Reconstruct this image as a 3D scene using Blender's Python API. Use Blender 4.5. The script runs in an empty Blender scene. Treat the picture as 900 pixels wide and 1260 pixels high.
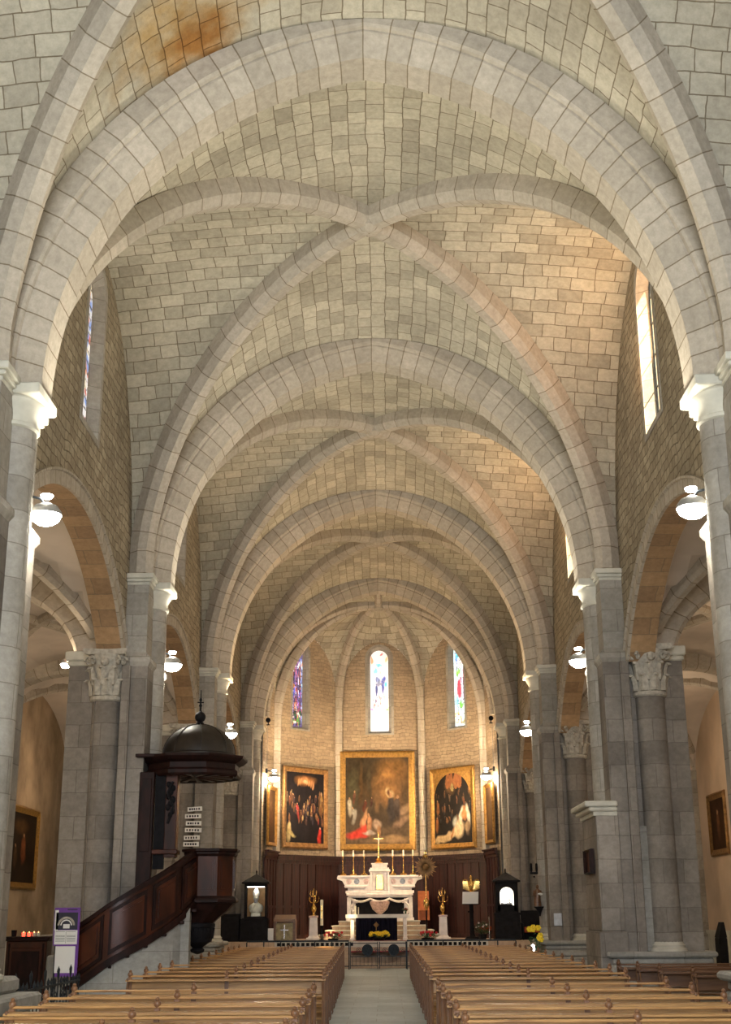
import bpy, bmesh, math, random
import numpy as np
from mathutils import Vector, Matrix
random.seed(7)
PI = math.pi
SC = bpy.context.scene
COL = SC.collection

# ---------------------------------------------------------------- camera
F_PX, PITCH, YAW, ROLL = 1578.15, 0.303834, -0.0138408, -0.00677665
cam_d = bpy.data.cameras.new('camera')
cam_d.sensor_fit = 'VERTICAL'; cam_d.sensor_height = 36.0
cam_d.lens = 36.0 * F_PX / 1260.0
cam_d.clip_end = 300
cam = bpy.data.objects.new('camera', cam_d); COL.objects.link(cam)
def _ray(a, b):
    cr, sr = math.cos(ROLL), math.sin(ROLL)
    X = cr*a + sr*b; Y = -sr*a + cr*b
    ct, st = math.cos(PITCH), math.sin(PITCH)
    y = ct + st*Y/F_PX; z = st - ct*Y/F_PX; x = X/F_PX
    c, s = math.cos(YAW), math.sin(YAW)
    return Vector((c*x + s*y, -s*x + c*y, z))
_f = _ray(0, 0).normalized(); _r = (_ray(1, 0) - _ray(0, 0)).normalized(); _u = _r.cross(_f)
cam.matrix_world = Matrix(((_r.x, _u.x, -_f.x, 0.180637), (_r.y, _u.y, -_f.y, 0.0), (_r.z, _u.z, -_f.z, 1.6), (0, 0, 0, 1)))
SC.camera = cam

# ---------------------------------------------------------------- world, sun, exposure
SC.view_settings.view_transform = 'Standard'
SC.view_settings.look = 'None'
SC.view_settings.gamma = 1.0
SC.view_settings.use_curve_mapping = False
SC.view_settings.exposure = 0.50
w = bpy.data.worlds.new('sky'); SC.world = w; w.use_nodes = True
bg = w.node_tree.nodes['Background']
bg.inputs[0].default_value = (0.92, 0.96, 1.0, 1); bg.inputs[1].default_value = 2.5

def light(kind, name, loc, energy, color, rot=None, target=None, size=None, size_y=None, spot=None, blend=0.6):
    d = bpy.data.lights.new(name, kind); d.energy = energy; d.color = color
    if kind == 'AREA':
        d.shape = 'RECTANGLE'; d.size = size; d.size_y = size_y or size
    elif kind == 'SUN':
        d.angle = size or 0.01
    else:
        d.shadow_soft_size = size or 0.1
    if kind == 'SPOT':
        d.spot_size = spot; d.spot_blend = blend
    o = bpy.data.objects.new(name, d); COL.objects.link(o); o.location = loc
    if target is not None:
        o.rotation_euler = (Vector(target) - Vector(loc)).to_track_quat('-Z', 'Y').to_euler()
    elif rot: o.rotation_euler = rot
    return o
# sun through the right-hand clerestory
light('SUN', 'sun', (12, 0, 25), 22.0, (1.0, 0.80, 0.52), target=(12-0.34*10, 0.80*10, 25-0.50*10), size=0.02)
for _y in (20.25, 30.25):   # warm daylight coming in through the right-hand slit windows
    light('AREA', 'clerestory_daylight', (4.70, _y, 11.1), 44, (1.0, .58, .30), target=(2.6, _y+2.2, 12.9), size=.8, size_y=2.2)
# added fill light behind the camera, standing in for daylight from the west end
light('AREA', 'west_fill_light', (0, -4.6, 7.0), 1500, (0.86, 0.92, 1.0), rot=(math.radians(90), 0, 0), size=7.5, size_y=9)

# ---------------------------------------------------------------- materials
def nt(name):
    m = bpy.data.materials.new(name); m.use_nodes = True
    n = m.node_tree; p = n.nodes['Principled BSDF']
    return m, n, p
def N(n, t, **kw):
    x = n.nodes.new(t)
    for k, v in kw.items():
        if k.startswith('i_'): x.inputs[k[2:].replace('_', ' ')].default_value = v
        else: setattr(x, k, v)
    return x
def mixc(n, fac, a, b, mode='MIX'):
    x = n.nodes.new('ShaderNodeMix'); x.data_type = 'RGBA'; x.blend_type = mode
    for s, v in ((0, fac), (6, a), (7, b)):
        if hasattr(v, 'links') or hasattr(v, 'is_linked'): n.links.new(v, x.inputs[s])
        elif s == 0: x.inputs[0].default_value = v
        else: x.inputs[s].default_value = (*v, 1) if len(v) == 3 else v
    return x.outputs[2]
def ramp(n, src, stops):
    r = n.nodes.new('ShaderNodeValToRGB'); n.links.new(src, r.inputs[0])
    e = r.color_ramp.elements
    while len(e) < len(stops): e.new(0.5)
    for i, (p, c) in enumerate(stops):
        e[i].position = p; e[i].color = (*c, 1) if len(c) == 3 else c
    return r.outputs[0]

def stone(name, c1, c2, mortar, bw=.46, bh=.27, ms=.012, warp=.03, bump=.5, offset=.5, stain=None, blotch=.25, squash=1.0, rough=.9, vshift=0.0):
    m, n, p = nt(name)
    uv = N(n, 'ShaderNodeUVMap')
    ns = N(n, 'ShaderNodeTexNoise'); ns.inputs['Scale'].default_value = 1.7; ns.inputs['Detail'].default_value = 3
    n.links.new(uv.outputs[0], ns.inputs['Vector'])
    sub = N(n, 'ShaderNodeVectorMath', operation='SUBTRACT'); n.links.new(ns.outputs['Color'], sub.inputs[0]); sub.inputs[1].default_value = (.5, .5, .5)
    sc = N(n, 'ShaderNodeVectorMath', operation='SCALE'); n.links.new(sub.outputs[0], sc.inputs[0]); sc.inputs['Scale'].default_value = warp*4
    ad = N(n, 'ShaderNodeVectorMath', operation='ADD'); n.links.new(uv.outputs[0], ad.inputs[0]); n.links.new(sc.outputs[0], ad.inputs[1])
    ad2 = N(n, 'ShaderNodeVectorMath', operation='ADD'); n.links.new(ad.outputs[0], ad2.inputs[0]); ad2.inputs[1].default_value = (100*bw, 100*bh + vshift, 0)
    b = N(n, 'ShaderNodeTexBrick'); b.offset = offset; b.squash = squash; b.squash_frequency = 3
    n.links.new(ad2.outputs[0], b.inputs['Vector'])
    for k, v in (('Color1', (*c1, 1)), ('Color2', (*c2, 1)), ('Mortar', (*mortar, 1)), ('Scale', 1.0), ('Mortar Size', ms), ('Mortar Smooth', .35), ('Bias', 0.0), ('Brick Width', bw), ('Row Height', bh)):
        b.inputs[k].default_value = v
    big = N(n, 'ShaderNodeTexNoise'); big.inputs['Scale'].default_value = .55; big.inputs['Detail'].default_value = 5
    n.links.new(uv.outputs[0], big.inputs['Vector'])
    fine = N(n, 'ShaderNodeTexNoise'); fine.inputs['Scale'].default_value = 9; fine.inputs['Detail'].default_value = 6; fine.inputs['Roughness'].default_value = .7
    n.links.new(uv.outputs[0], fine.inputs['Vector'])
    f1 = ramp(n, big.outputs[0], [(.3, (1-blotch,)*3), (.7, (1+blotch*.3,)*3)])
    f2 = ramp(n, fine.outputs[0], [(.25, (.72, .72, .7)), (.7, (1.1, 1.1, 1.1))])
    c = mixc(n, 1.0, b.outputs['Color'], f1, 'MULTIPLY'); c = mixc(n, 1.0, c, f2, 'MULTIPLY')
    if stain:
        for (cen, rad, colr) in stain:
            g = N(n, 'ShaderNodeNewGeometry')
            s1 = N(n, 'ShaderNodeVectorMath', operation='SUBTRACT'); n.links.new(g.outputs['Position'], s1.inputs[0]); s1.inputs[1].default_value = cen
            ln = N(n, 'ShaderNodeVectorMath', operation='LENGTH'); n.links.new(s1.outputs[0], ln.inputs[0])
            sn = N(n, 'ShaderNodeTexNoise'); sn.inputs['Scale'].default_value = 2.2; sn.inputs['Detail'].default_value = 6; n.links.new(g.outputs['Position'], sn.inputs['Vector'])
            mm = N(n, 'ShaderNodeMath', operation='MULTIPLY_ADD'); n.links.new(sn.outputs[0], mm.inputs[0]); mm.inputs[1].default_value = rad*1.6; n.links.new(ln.outputs['Value'], mm.inputs[2])
            fr = ramp(n, mm.outputs[0], [(0.0, (1, 1, 1)), (1.0, (0, 0, 0))])
            mr = N(n, 'ShaderNodeMapRange'); n.links.new(mm.outputs[0], mr.inputs[0]); mr.inputs[1].default_value = rad*1.15; mr.inputs[2].default_value = rad*1.85; mr.inputs[3].default_value = .92; mr.inputs[4].default_value = 0
            c = mixc(n, mr.outputs[0], c, mixc(n, 1.0, c, colr, 'MULTIPLY'))
            n.nodes.remove(fr.node)
    n.links.new(c, p.inputs['Base Color'])
    p.inputs['Roughness'].default_value = rough; p.inputs['Specular IOR Level'].default_value = .2
    inv = N(n, 'ShaderNodeMath', operation='MULTIPLY_ADD'); n.links.new(b.outputs['Fac'], inv.inputs[0]); inv.inputs[1].default_value = -1.0; n.links.new(fine.outputs[0], inv.inputs[2])
    bp = N(n, 'ShaderNodeBump'); bp.inputs['Strength'].default_value = bump; bp.inputs['Distance'].default_value = .02
    n.links.new(inv.outputs[0], bp.inputs['Height']); n.links.new(bp.outputs[0], p.inputs['Normal'])
    return m

def plain(name, c, rough=.6, metal=0.0, noise=.15, scale=8, bump=0.0, spec=.4, coat=0.0, stretch=(1, 1, 1), c2=None):
    m, n, p = nt(name)
    tc = N(n, 'ShaderNodeTexCoord'); mp = N(n, 'ShaderNodeMapping'); mp.inputs['Scale'].default_value = stretch
    n.links.new(tc.outputs['Object'], mp.inputs[0])
    ns = N(n, 'ShaderNodeTexNoise'); ns.inputs['Scale'].default_value = scale; ns.inputs['Detail'].default_value = 5
    n.links.new(mp.outputs[0], ns.inputs['Vector'])
    lo = c2 if c2 else tuple(x*(1-noise) for x in c)
    hi = c if c2 else tuple(min(1, x*(1+noise)) for x in c)
    n.links.new(ramp(n, ns.outputs[0], [(.35, lo), (.65, hi)]), p.inputs['Base Color'])
    p.inputs['Roughness'].default_value = rough; p.inputs['Metallic'].default_value = metal
    p.inputs['Specular IOR Level'].default_value = spec
    if coat: p.inputs['Coat Weight'].default_value = coat; p.inputs['Coat Roughness'].default_value = .28
    if bump:
        bp = N(n, 'ShaderNodeBump'); bp.inputs['Strength'].default_value = bump; bp.inputs['Distance'].default_value = .01
        n.links.new(ns.outputs[0], bp.inputs['Height']); n.links.new(bp.outputs[0], p.inputs['Normal'])
    return m
def wood(name, dark, lightc, rough=.45, coat=.1, axis=(1, 12, 12), scale=2.2):
    return plain(name, lightc, rough=rough, coat=coat, scale=scale, stretch=axis, c2=dark, spec=.4)
def emit(name, c, s):
    m, n, p = nt(name); p.inputs['Base Color'].default_value = (*c, 1); p.inputs['Emission Color'].default_value = (*c, 1); p.inputs['Emission Strength'].default_value = s
    return m
def painted(name, emis=0.0, rough=.45):
    m, n, p = nt(name)
    a = N(n, 'ShaderNodeAttribute'); a.attribute_name = 'paint'
    n.links.new(a.outputs['Color'], p.inputs['Base Color']); p.inputs['Roughness'].default_value = rough; p.inputs['Specular IOR Level'].default_value = .12
    if emis:
        n.links.new(a.outputs['Color'], p.inputs['Emission Color']); p.inputs['Emission Strength'].default_value = emis
    return m

M = {}
MO = (.235, .19, .13)
M['vault'] = stone('vault_ashlar', (.60, .55, .435), (.41, .37, .29), MO, .44, .27, .009, .024, .6, squash=.75)
M['vault_stained'] = stone('stained_vault_ashlar', (.59, .54, .43), (.45, .405, .32), MO, .44, .27, .009, .024, .6, squash=.75,
    stain=[((-2.3, 13.9, 12.3), 1.1, (.86, .62, .32)), ((-2.15, 14.1, 12.4), .66, (.66, .42, .22))])
M['wall'] = stone('rubble_wall', (.45, .385, .28), (.31, .26, .185), (.20, .16, .11), .30, .165, .012, .05, .9, squash=.7)
M['apse'] = stone('rough_apse_wall', (.50, .385, .265), (.39, .30, .21), (.28, .22, .15), .34, .13, .008, .06, 1.0, squash=.6)
M['rib'] = stone('rib_voussoirs', (.52, .46, .38), (.43, .38, .31), MO, .44, 40., .010, .008, .3, offset=0, blotch=.15, vshift=15)
M['arch'] = stone('arch_voussoirs', (.52, .46, .38), (.42, .37, .30), MO, .31, 40., .010, .008, .3, offset=0, blotch=.15, vshift=15)
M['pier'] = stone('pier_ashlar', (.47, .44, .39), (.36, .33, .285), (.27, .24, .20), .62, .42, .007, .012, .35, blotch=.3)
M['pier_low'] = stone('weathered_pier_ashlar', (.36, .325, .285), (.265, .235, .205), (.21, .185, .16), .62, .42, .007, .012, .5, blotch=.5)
M['pier_base'] = stone('plinth_stone', (.40, .39, .36), (.33, .32, .29), (.24, .22, .2), .9, .5, .006, .01, .35, blotch=.35)
M['soffit'] = stone('arcade_soffit', (.48, .31, .17), (.33, .21, .12), (.26, .19, .12), .7, .40, .009, .02, .4, blotch=.3)
M['plaster'] = plain('aisle_plaster', (.56, .49, .42), .95, noise=.12, scale=.8, bump=.1, spec=.1)
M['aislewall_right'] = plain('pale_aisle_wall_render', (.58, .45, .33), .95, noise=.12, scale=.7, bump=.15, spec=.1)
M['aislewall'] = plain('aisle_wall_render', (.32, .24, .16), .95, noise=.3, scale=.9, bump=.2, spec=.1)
M['carved'] = plain('carved_limestone', (.42, .39, .33), .9, noise=.2, scale=14, bump=.4, spec=.2)
M['trim'] = plain('dressed_limestone', (.56, .54, .46), .85, noise=.1, scale=5, bump=.1, spec=.2)
M['floor'] = stone('stone_paving', (.55, .63, .66), (.44, .52, .55), (.33, .35, .35), .9, .55, .006, .004, .15, blotch=.25, rough=.42)
M['dais'] = stone('sanctuary_paving', (.58, .43, .30), (.48, .35, .24), (.25, .2, .16), .6, .4, .005, .004, .1, rough=.5)
M['bench'] = wood('waxed_bench_wood', (.27, .135, .045), (.52, .29, .10), .36, .18)
M['benchpost'] = wood('worn_bench_post_wood', (.13, .06, .03), (.26, .13, .06), .35, .2, (9, 9, 1))
M['benchdark'] = wood('dark_bench_wood', (.10, .045, .02), (.17, .08, .035), .4, .2)
M['maho'] = wood('polished_mahogany', (.020, .007, .004), (.080, .022, .010), .28, .14, (3, 3, 1), 1.0)
M['maho'].node_tree.nodes['Principled BSDF'].inputs['Specular IOR Level'].default_value = .2
M['mahodk'] = wood('dark_mahogany', (.010, .004, .003), (.024, .008, .006), .5, .0, (3, 3, 1), 3)
M['mahodk'].node_tree.nodes['Principled BSDF'].inputs['Specular IOR Level'].default_value = .15
M['panel'] = wood('choir_panel_wood', (.014, .004, .004), (.045, .010, .007), .55, .0, (9, 9, .6), 2)
M['black'] = plain('blackened_wood', (.009, .008, .009), .65, noise=.3, spec=.12)
M['domem'] = plain('bronze_brown_dome', (.024, .018, .013), .5, .0, noise=.3, scale=5, spec=.25)
M['iron'] = plain('wrought_iron', (.022, .028, .034), .5, .5, noise=.3, scale=20)
M['gold'] = plain('polished_brass', (.80, .52, .16), .25, 1.0, noise=.15, scale=10)
M['gilt'] = plain('gilded_frame_wood', (.30, .165, .04), .45, .5, noise=.25, scale=12, bump=.3)
M['giltdk'] = plain('aged_gilt', (.24, .13, .045), .5, .35, noise=.3, scale=10, bump=.3)
M['marble'] = plain('white_altar_marble', (.74, .67, .60), .3, noise=.12, scale=6, spec=.5)
M['marblep'] = plain('pink_marble_inlay', (.52, .36, .31), .3, noise=.3, scale=12)
M['marbleg'] = plain('grey_marble_inlay', (.20, .22, .25), .3, noise=.3, scale=12)
M['white'] = plain('white_card', (.82, .82, .80), .7, noise=.03, scale=3)
M['cloth'] = plain('dark_indigo_cloth', (.008, .008, .016), .95, spec=.05, noise=.5, scale=7, stretch=(6, 1, .3))
M['linen'] = plain('white_altar_linen', (.78, .77, .72), .8, noise=.06, scale=4)
M['wax'] = plain('candle_wax', (.86, .80, .62), .5, noise=.04)
M['red'] = plain('red_petals', (.55, .02, .03), .6, noise=.3, scale=30)
M['yellow'] = plain('yellow_petals', (.80, .58, .02), .6, noise=.2, scale=30)
M['leaf'] = plain('green_leaves', (.035, .085, .03), .6, noise=.4, scale=20)
M['purple'] = plain('purple_poster_ink', (.16, .05, .32), .5, noise=.05)
M['ink'] = plain('dark_print_ink', (.03, .03, .05), .6, noise=.1)
M['carpet'] = plain('red_carpet', (.20, .015, .025), .95, noise=.2, scale=40)
M['orange'] = plain('orange_wood', (.45, .13, .03), .5, noise=.15)
M['redcloth'] = plain('rust_red_fabric', (.30, .05, .02), .8, noise=.2)
M['bust'] = plain('pale_silver_bust', (.72, .72, .62), .35, .15, noise=.1)
M['chrome'] = plain('bright_metal', (.8, .8, .8), .2, 1.0, noise=.02)
M['lampm'] = plain('grey_lamp_housing', (.35, .35, .34), .4, .5)
M['lampglow'] = emit('lit_lamp_glass', (1.0, .96, .86), 40)
M['ledwhite'] = emit('lit_case_back', (1.0, .90, .72), 1.6)
M['ledstrip'] = emit('lit_case_strip', (1.0, .98, .92), 4)
M['flame'] = emit('candle_flame', (1.0, .45, .12), 9)
M['redglow'] = emit('red_votive_glass', (1.0, .06, .03), 3)
M['glass'] = emit('window_glass', (1, 1, 1), 0)
M['paint'] = painted('oil_paint', 0, .55)
M['stained'] = painted('stained_glass', .80, .3)
M['stained_pale'] = painted('pale_stained_glass', .52, .3)
M['stained_dim'] = painted('stained_glass_shaded', .6, .3)
def clear_glass():
    m, n, p = nt('thin_clerestory_glass')
    t = N(n, 'ShaderNodeBsdfTransparent'); t.inputs[0].default_value = (1, .93, .8, 1)
    n.links.new(t.outputs[0], n.nodes['Material Output'].inputs[0]); n.nodes.remove(p)
    return m
M['clear'] = clear_glass()

# ---------------------------------------------------------------- mesh builder
class G:
    def __init__(s): s.v = []; s.f = []; s.uv = []; s.mi = []
    def face(s, idx, uv=None, mi=0):
        s.f.append(tuple(idx)); s.uv.append(uv); s.mi.append(mi)
    def add(s, verts, faces, uvs=None, mi=0):
        o = len(s.v); s.v += [tuple(map(float, q)) for q in verts]
        for i, f in enumerate(faces): s.face([o+j for j in f], uvs[i] if uvs else None, mi)
        return o
    def box(s, x0, x1, y0, y1, z0, z1, b=0.0, mi=0):
        if x0 > x1: x0, x1 = x1, x0
        if y0 > y1: y0, y1 = y1, y0
        if b <= 0:
            V = [(x, y, z) for z in (z0, z1) for y in (y0, y1) for x in (x0, x1)]
            s.add(V, [(0, 2, 3, 1), (4, 5, 7, 6), (0, 1, 5, 4), (2, 6, 7, 3), (0, 4, 6, 2), (1, 3, 7, 5)], mi=mi)
        else:
            b = min(b, (x1-x0)/2.2, (y1-y0)/2.2, (z1-z0)/2.2)
            L = []
            for (bb, z) in ((b, z0), (0, z0+b), (0, z1-b), (b, z1)):
                c = b
                L.append([(x0+bb+c, y0+bb, z), (x1-bb-c, y0+bb, z), (x1-bb, y0+bb+c, z), (x1-bb, y1-bb-c, z), (x1-bb-c, y1-bb, z), (x0+bb+c, y1-bb, z), (x0+bb, y1-bb-c, z), (x0+bb, y0+bb+c, z)])
            s.loft(L, cap=True, mi=mi)
        return s
    def loft(s, loops, cap=False, closed=True, mi=0, uvf=None):
        n = len(loops[0]); o = len(s.v)
        for L in loops: s.v += [tuple(map(float, q)) for q in L]
        for i in range(len(loops)-1):
            for j in range(n if closed else n-1):
                k = (j+1) % n
                uv = None
                if uvf: uv = [uvf(i, j), uvf(i, j+1), uvf(i+1, j+1), uvf(i+1, j)]
                s.face((o+i*n+j, o+i*n+k, o+(i+1)*n+k, o+(i+1)*n+j), uv, mi)
        if cap and closed:
            s.face([o+j for j in range(n)][::-1], None, mi); s.face([o+(len(loops)-1)*n+j for j in range(n)], None, mi)
        return s
    def lathe(s, prof, c=(0, 0, 0), n=24, a0=0, a1=2*PI, mi=0, rref=None, ax='z'):
        full = abs(a1-a0-2*PI) < 1e-6
        m = n if full else n+1
        loops = []
        rr = rref or max(r for r, z in prof)
        zz = [0]
        for i in range(1, len(prof)): zz.append(zz[-1] + math.hypot(prof[i][0]-prof[i-1][0], prof[i][1]-prof[i-1][1]))
        for r, z in prof:
            L = []
            for j in range(m):
                a = a0 + (a1-a0)*j/n
                p_ = (r*math.cos(a), r*math.sin(a), z)
                if ax == 'y': p_ = (p_[0], -p_[2], p_[1])
                if ax == 'x': p_ = (p_[2], p_[0], p_[1])
                L.append((c[0]+p_[0], c[1]+p_[1], c[2]+p_[2]))
            loops.append(L)
        s.loft(loops, closed=full, mi=mi, uvf=lambda i, j: ((a1-a0)*j/n*rr, (prof[i][1]+c[2]) if abs(prof[i][1]-prof[0][1]) > 1e-9 or i == 0 else zz[i]))
        if full:
            o = len(s.v) - m*len(loops)
            if prof[0][0] > 1e-6: s.face([o+j for j in range(m)][::-1], None, mi)
            if prof[-1][0] > 1e-6: s.face([len(s.v)-m+j for j in range(m)], None, mi)
        return s
    def cyl(s, p0, p1, r0, r1=None, n=10, mi=0):
        r1 = r0 if r1 is None else r1
        return s.tube([p0, p1], [r0, r1], n, mi)
    def tube(s, pts, r, n=8, mi=0, closed=False):
        P = [Vector(p) for p in pts]; m = len(P)
        if not isinstance(r, (list, tuple)): r = [r]*m
        loops = []; prev = None
        for i in range(m):
            a = P[i-1] if (i > 0 or closed) else P[i]; b = P[(i+1) % m] if (i < m-1 or closed) else P[i]
            t = (b-a).normalized()
            if prev is None:
                up = Vector((0, 0, 1)) if abs(t.z) < .9 else Vector((1, 0, 0))
                u = t.cross(up).normalized()
            else: u = (prev - t*prev.dot(t)).normalized()
            prev = u; w_ = t.cross(u)
            loops.append([P[i] + (u*math.cos(2*PI*j/n) + w_*math.sin(2*PI*j/n))*r[i] for j in range(n)])
        if closed: loops.append(loops[0])
        s.loft(loops, cap=not closed, mi=mi); return s
    def sphere(s, c, r, n=12, sc=(1, 1, 1), mi=0):
        m = max(5, n//2)
        loops = [[(c[0]+r*sc[0]*math.sin(PI*i/m)*math.cos(2*PI*j/n), c[1]+r*sc[1]*math.sin(PI*i/m)*math.sin(2*PI*j/n), c[2]-r*sc[2]*math.cos(PI*i/m)) for j in range(n)] for i in range(m+1)]
        loops[0] = [(c[0]+(q[0]-c[0]), q[1], q[2]) for q in [tuple((c[0]+1e-4*math.cos(2*PI*j/n), c[1]+1e-4*math.sin(2*PI*j/n), c[2]-r*sc[2])) for j in range(n)]]
        loops[-1] = [(c[0]+1e-4*math.cos(2*PI*j/n), c[1]+1e-4*math.sin(2*PI*j/n), c[2]+r*sc[2]) for j in range(n)]
        s.loft(loops, cap=True, mi=mi); return s
    def sweep(s, P, Nn, B, prof, cap=True, mi=0):
        """profile points (b, r): offset b along B[i], r along Nn[i]; u = arc length, v = round the profile"""
        loops = []; ul = [0]
        for i in range(len(P)):
            if i: ul.append(ul[-1] + (Vector(P[i])-Vector(P[i-1])).length)
            Bi = B if isinstance(B, Vector) else B[i]
            loops.append([Vector(P[i]) + Bi*b + Vector(Nn[i])*r for b, r in prof])
        vl = [0]
        for j in range(len(prof)):
            a = prof[j]; b = prof[(j+1) % len(prof)]; vl.append(vl[-1] + math.hypot(b[0]-a[0], b[1]-a[1]))
        s.loft(loops, cap=cap, mi=mi, uvf=lambda i, j: (ul[i], vl[j])); return s
    def prism(s, poly, z0, z1, mi=0):
        n = len(poly)
        s.loft([[(x, y, z0) for x, y in poly], [(x, y, z1) for x, y in poly]], cap=True, mi=mi); return s
    def build(s, name, mat, parent=None, loc=(0, 0, 0), rot=(0, 0, 0), smooth=None):
        me = bpy.data.meshes.new(name)
        me.from_pydata(s.v, [], s.f)
        mats = mat if isinstance(mat, (list, tuple)) else [mat]
        for q in mats: me.materials.append(q)
        ul = me.uv_layers.new(name='UVMap')
        V = np.array(s.v)
        uvd = ul.data
        for pi_, p in enumerate(me.polygons):
            p.material_index = s.mi[pi_]
            uv = s.uv[pi_]
            if uv is None:
                nn = p.normal; a = (abs(nn.x), abs(nn.y), abs(nn.z)); k = a.index(max(a))
                for li, vi in zip(p.loop_indices, p.vertices):
                    q = s.v[vi]
                    uvd[li].uv = (q[1], q[2]) if k == 0 else ((q[0], q[2]) if k == 1 else (q[0], q[1]))
            else:
                for li, q in zip(p.loop_indices, uv): uvd[li].uv = q
        if smooth:
            me.shade_smooth() if hasattr(me, 'shade_smooth') else None
            for p in me.polygons: p.use_smooth = True
            try: me.set_sharp_from_angle(angle=math.radians(smooth))
            except Exception: pass
        bm = bmesh.new(); bm.from_mesh(me)
        bmesh.ops.recalc_face_normals(bm, faces=bm.faces)
        bm.to_mesh(me); bm.free()
        o = bpy.data.objects.new(name, me); COL.objects.link(o)
        o.location = loc; o.rotation_euler = rot
        if parent: o.parent = parent
        return o

def tag(o, label=None, cat=None, group=None, kind=None):
    if label: o['label'] = label
    if cat: o['category'] = cat
    if group: o['group'] = group
    if kind: o['kind'] = kind
    return o
def thing(name, label, cat, loc=(0, 0, 0), rz=0.0, group=None):
    o = bpy.data.objects.new(name, None); COL.objects.link(o); o.empty_display_size = .2
    o.location = loc; o.rotation_euler = (0, 0, rz)
    return tag(o, label, cat, group)
def struct(g, name, mat, label=None, smooth=None, loc=(0, 0, 0)):
    o = g.build(name, mat, loc=loc, smooth=smooth); o['kind'] = 'structure'
    if label: o['label'] = label
    return o
def copy_tree(o, parent=None):
    c = o.copy(); COL.objects.link(c); c.parent = parent
    for ch in list(o.children): copy_tree(ch, c)
    return c
ORD = ['first', 'second', 'third', 'fourth', 'fifth', 'sixth', 'seventh', 'eighth', 'ninth', 'tenth', 'eleventh', 'twelfth', 'thirteenth', 'fourteenth', 'fifteenth', 'sixteenth', 'seventeenth', 'eighteenth', 'nineteenth', 'twentieth']

# painter: soft shapes blended on a fine grid of coloured points
def paint_grid(W, H, bgc, shapes, grain=.12, seed=1):
    rs = np.random.RandomState(seed)
    ys, xs = np.mgrid[0:1:complex(H), 0:1:complex(W)]
    img = np.zeros((H, W, 3)); img[:] = bgc
    def nz(k):
        a = rs.rand(k, k); yy = ys*(k-1); xx = xs*(k-1)
        y0 = np.clip(yy.astype(int), 0, k-2); x0 = np.clip(xx.astype(int), 0, k-2); fy = yy-y0; fx = xx-x0
        return (a[y0, x0]*(1-fx)+a[y0, x0+1]*fx)*(1-fy)+(a[y0+1, x0]*(1-fx)+a[y0+1, x0+1]*fx)*fy
    warpx = (nz(14)-.5)*.05; warpy = (nz(14)-.5)*.05
    img *= (.6 + .8*(nz(7)*.6+nz(18)*.4))[..., None]
    X = xs+warpx; Y = ys+warpy
    for sh in shapes:
        if sh[0] == 'e':
            _, cx, cy, rx, ry, col, soft, rot = sh
            c, s_ = math.cos(rot), math.sin(rot)
            dx = (X-cx)*c+(Y-cy)*s_; dy = -(X-cx)*s_+(Y-cy)*c
            d = np.sqrt((dx/rx)**2+(dy/ry)**2); a = np.clip((1+soft-d)/(2*soft), 0, 1)
        else:
            _, pts, col = sh[:3]
            ins = np.zeros(X.shape, bool); n = len(pts)
            for i in range(n):
                (xa, ya), (xb, yb) = pts[i], pts[(i+1) % n]
                if ya == yb: continue
                ins ^= ((ya > Y) != (yb > Y)) & (X < (xb-xa)*(Y-ya)/(yb-ya)+xa)
            a = ins*1.0
        img = img*(1-a[..., None]) + np.array(col)*a[..., None]*(.75+.5*nz(30))[..., None]
    img *= (1-grain + 2*grain*nz(60))[..., None]
    return np.clip(img, 0, 1)
def canvas(name, w_, h_, img, mat, parent, mask=None, thick=.0):
    """picture plane in x-z, centred, facing -y, colours per point"""
    H, W, _ = img.shape
    xs = np.linspace(-w_/2, w_/2, W); zs = np.linspace(h_/2, -h_/2, H)
    verts = [(x, 0, z) for z in zs for x in xs]
    faces = []
    for i in range(H-1):
        for j in range(W-1):
            if mask and not mask((xs[j]+xs[j+1])/2, (zs[i]+zs[i+1])/2): continue
            faces.append((i*W+j, (i+1)*W+j, (i+1)*W+j+1, i*W+j+1))
    me = bpy.data.meshes.new(name); me.from_pydata(verts, [], faces)
    at = me.color_attributes.new('paint', 'FLOAT_COLOR', 'POINT')
    at.data.foreach_set('color', np.concatenate([img.reshape(-1, 3), np.ones((H*W, 1))], 1).astype(np.float32).ravel())
    me.materials.append(mat)
    o = bpy.data.objects.new(name, me); COL.objects.link(o)
    if parent: o.parent = parent
    return o
# ================================================================= THE CHURCH
XW = 4.78; XI = 5.27                      # nave wall plane
PY = [4.95, 14.95, 24.95, 34.95, 44.95]
BAYC = [-0.05, 9.95, 19.95, 29.95, 39.95]
def frange(a, b, n): return [a+(b-a)*i/n for i in range(n+1)]

def wall_face(g, to3, smp, z0, ztop, ops, mi=0, uvo=0.0):
    ss = set(smp)
    for (a, b, zb, zt) in ops:
        for i in range(25):
            t = -math.cos(PI*i/24); ss.add(round((a+b)/2 + (b-a)/2*t, 5))
    ss = sorted(ss)
    for i in range(len(ss)-1):
        a, b = ss[i], ss[i+1]
        if b-a < 1e-4: continue
        m = (a+b)/2; e = 1e-6
        cov = sorted([o for o in ops if o[0] < m < o[1]], key=lambda o: o[2](m))
        segs = []; la, lb = z0, z0
        cl = lambda v, o: min(max(v, o[0]+1e-7), o[1]-1e-7)
        for o in cov:
            segs.append((la, lb, o[2](cl(a, o)), o[2](cl(b, o)))); la, lb = o[3](cl(a, o)), o[3](cl(b, o))
        segs.append((la, lb, ztop(a), ztop(b)))
        for (p0, p1, q0, q1) in segs:
            if q0-p0 < 1e-4 and q1-p1 < 1e-4: continue
            g.add([to3(a, p0), to3(b, p1), to3(b, q1), to3(a, q0)], [(0, 1, 2, 3)], [[(a+uvo, p0), (b+uvo, p1), (b+uvo, q1), (a+uvo, q0)]], mi)

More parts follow.
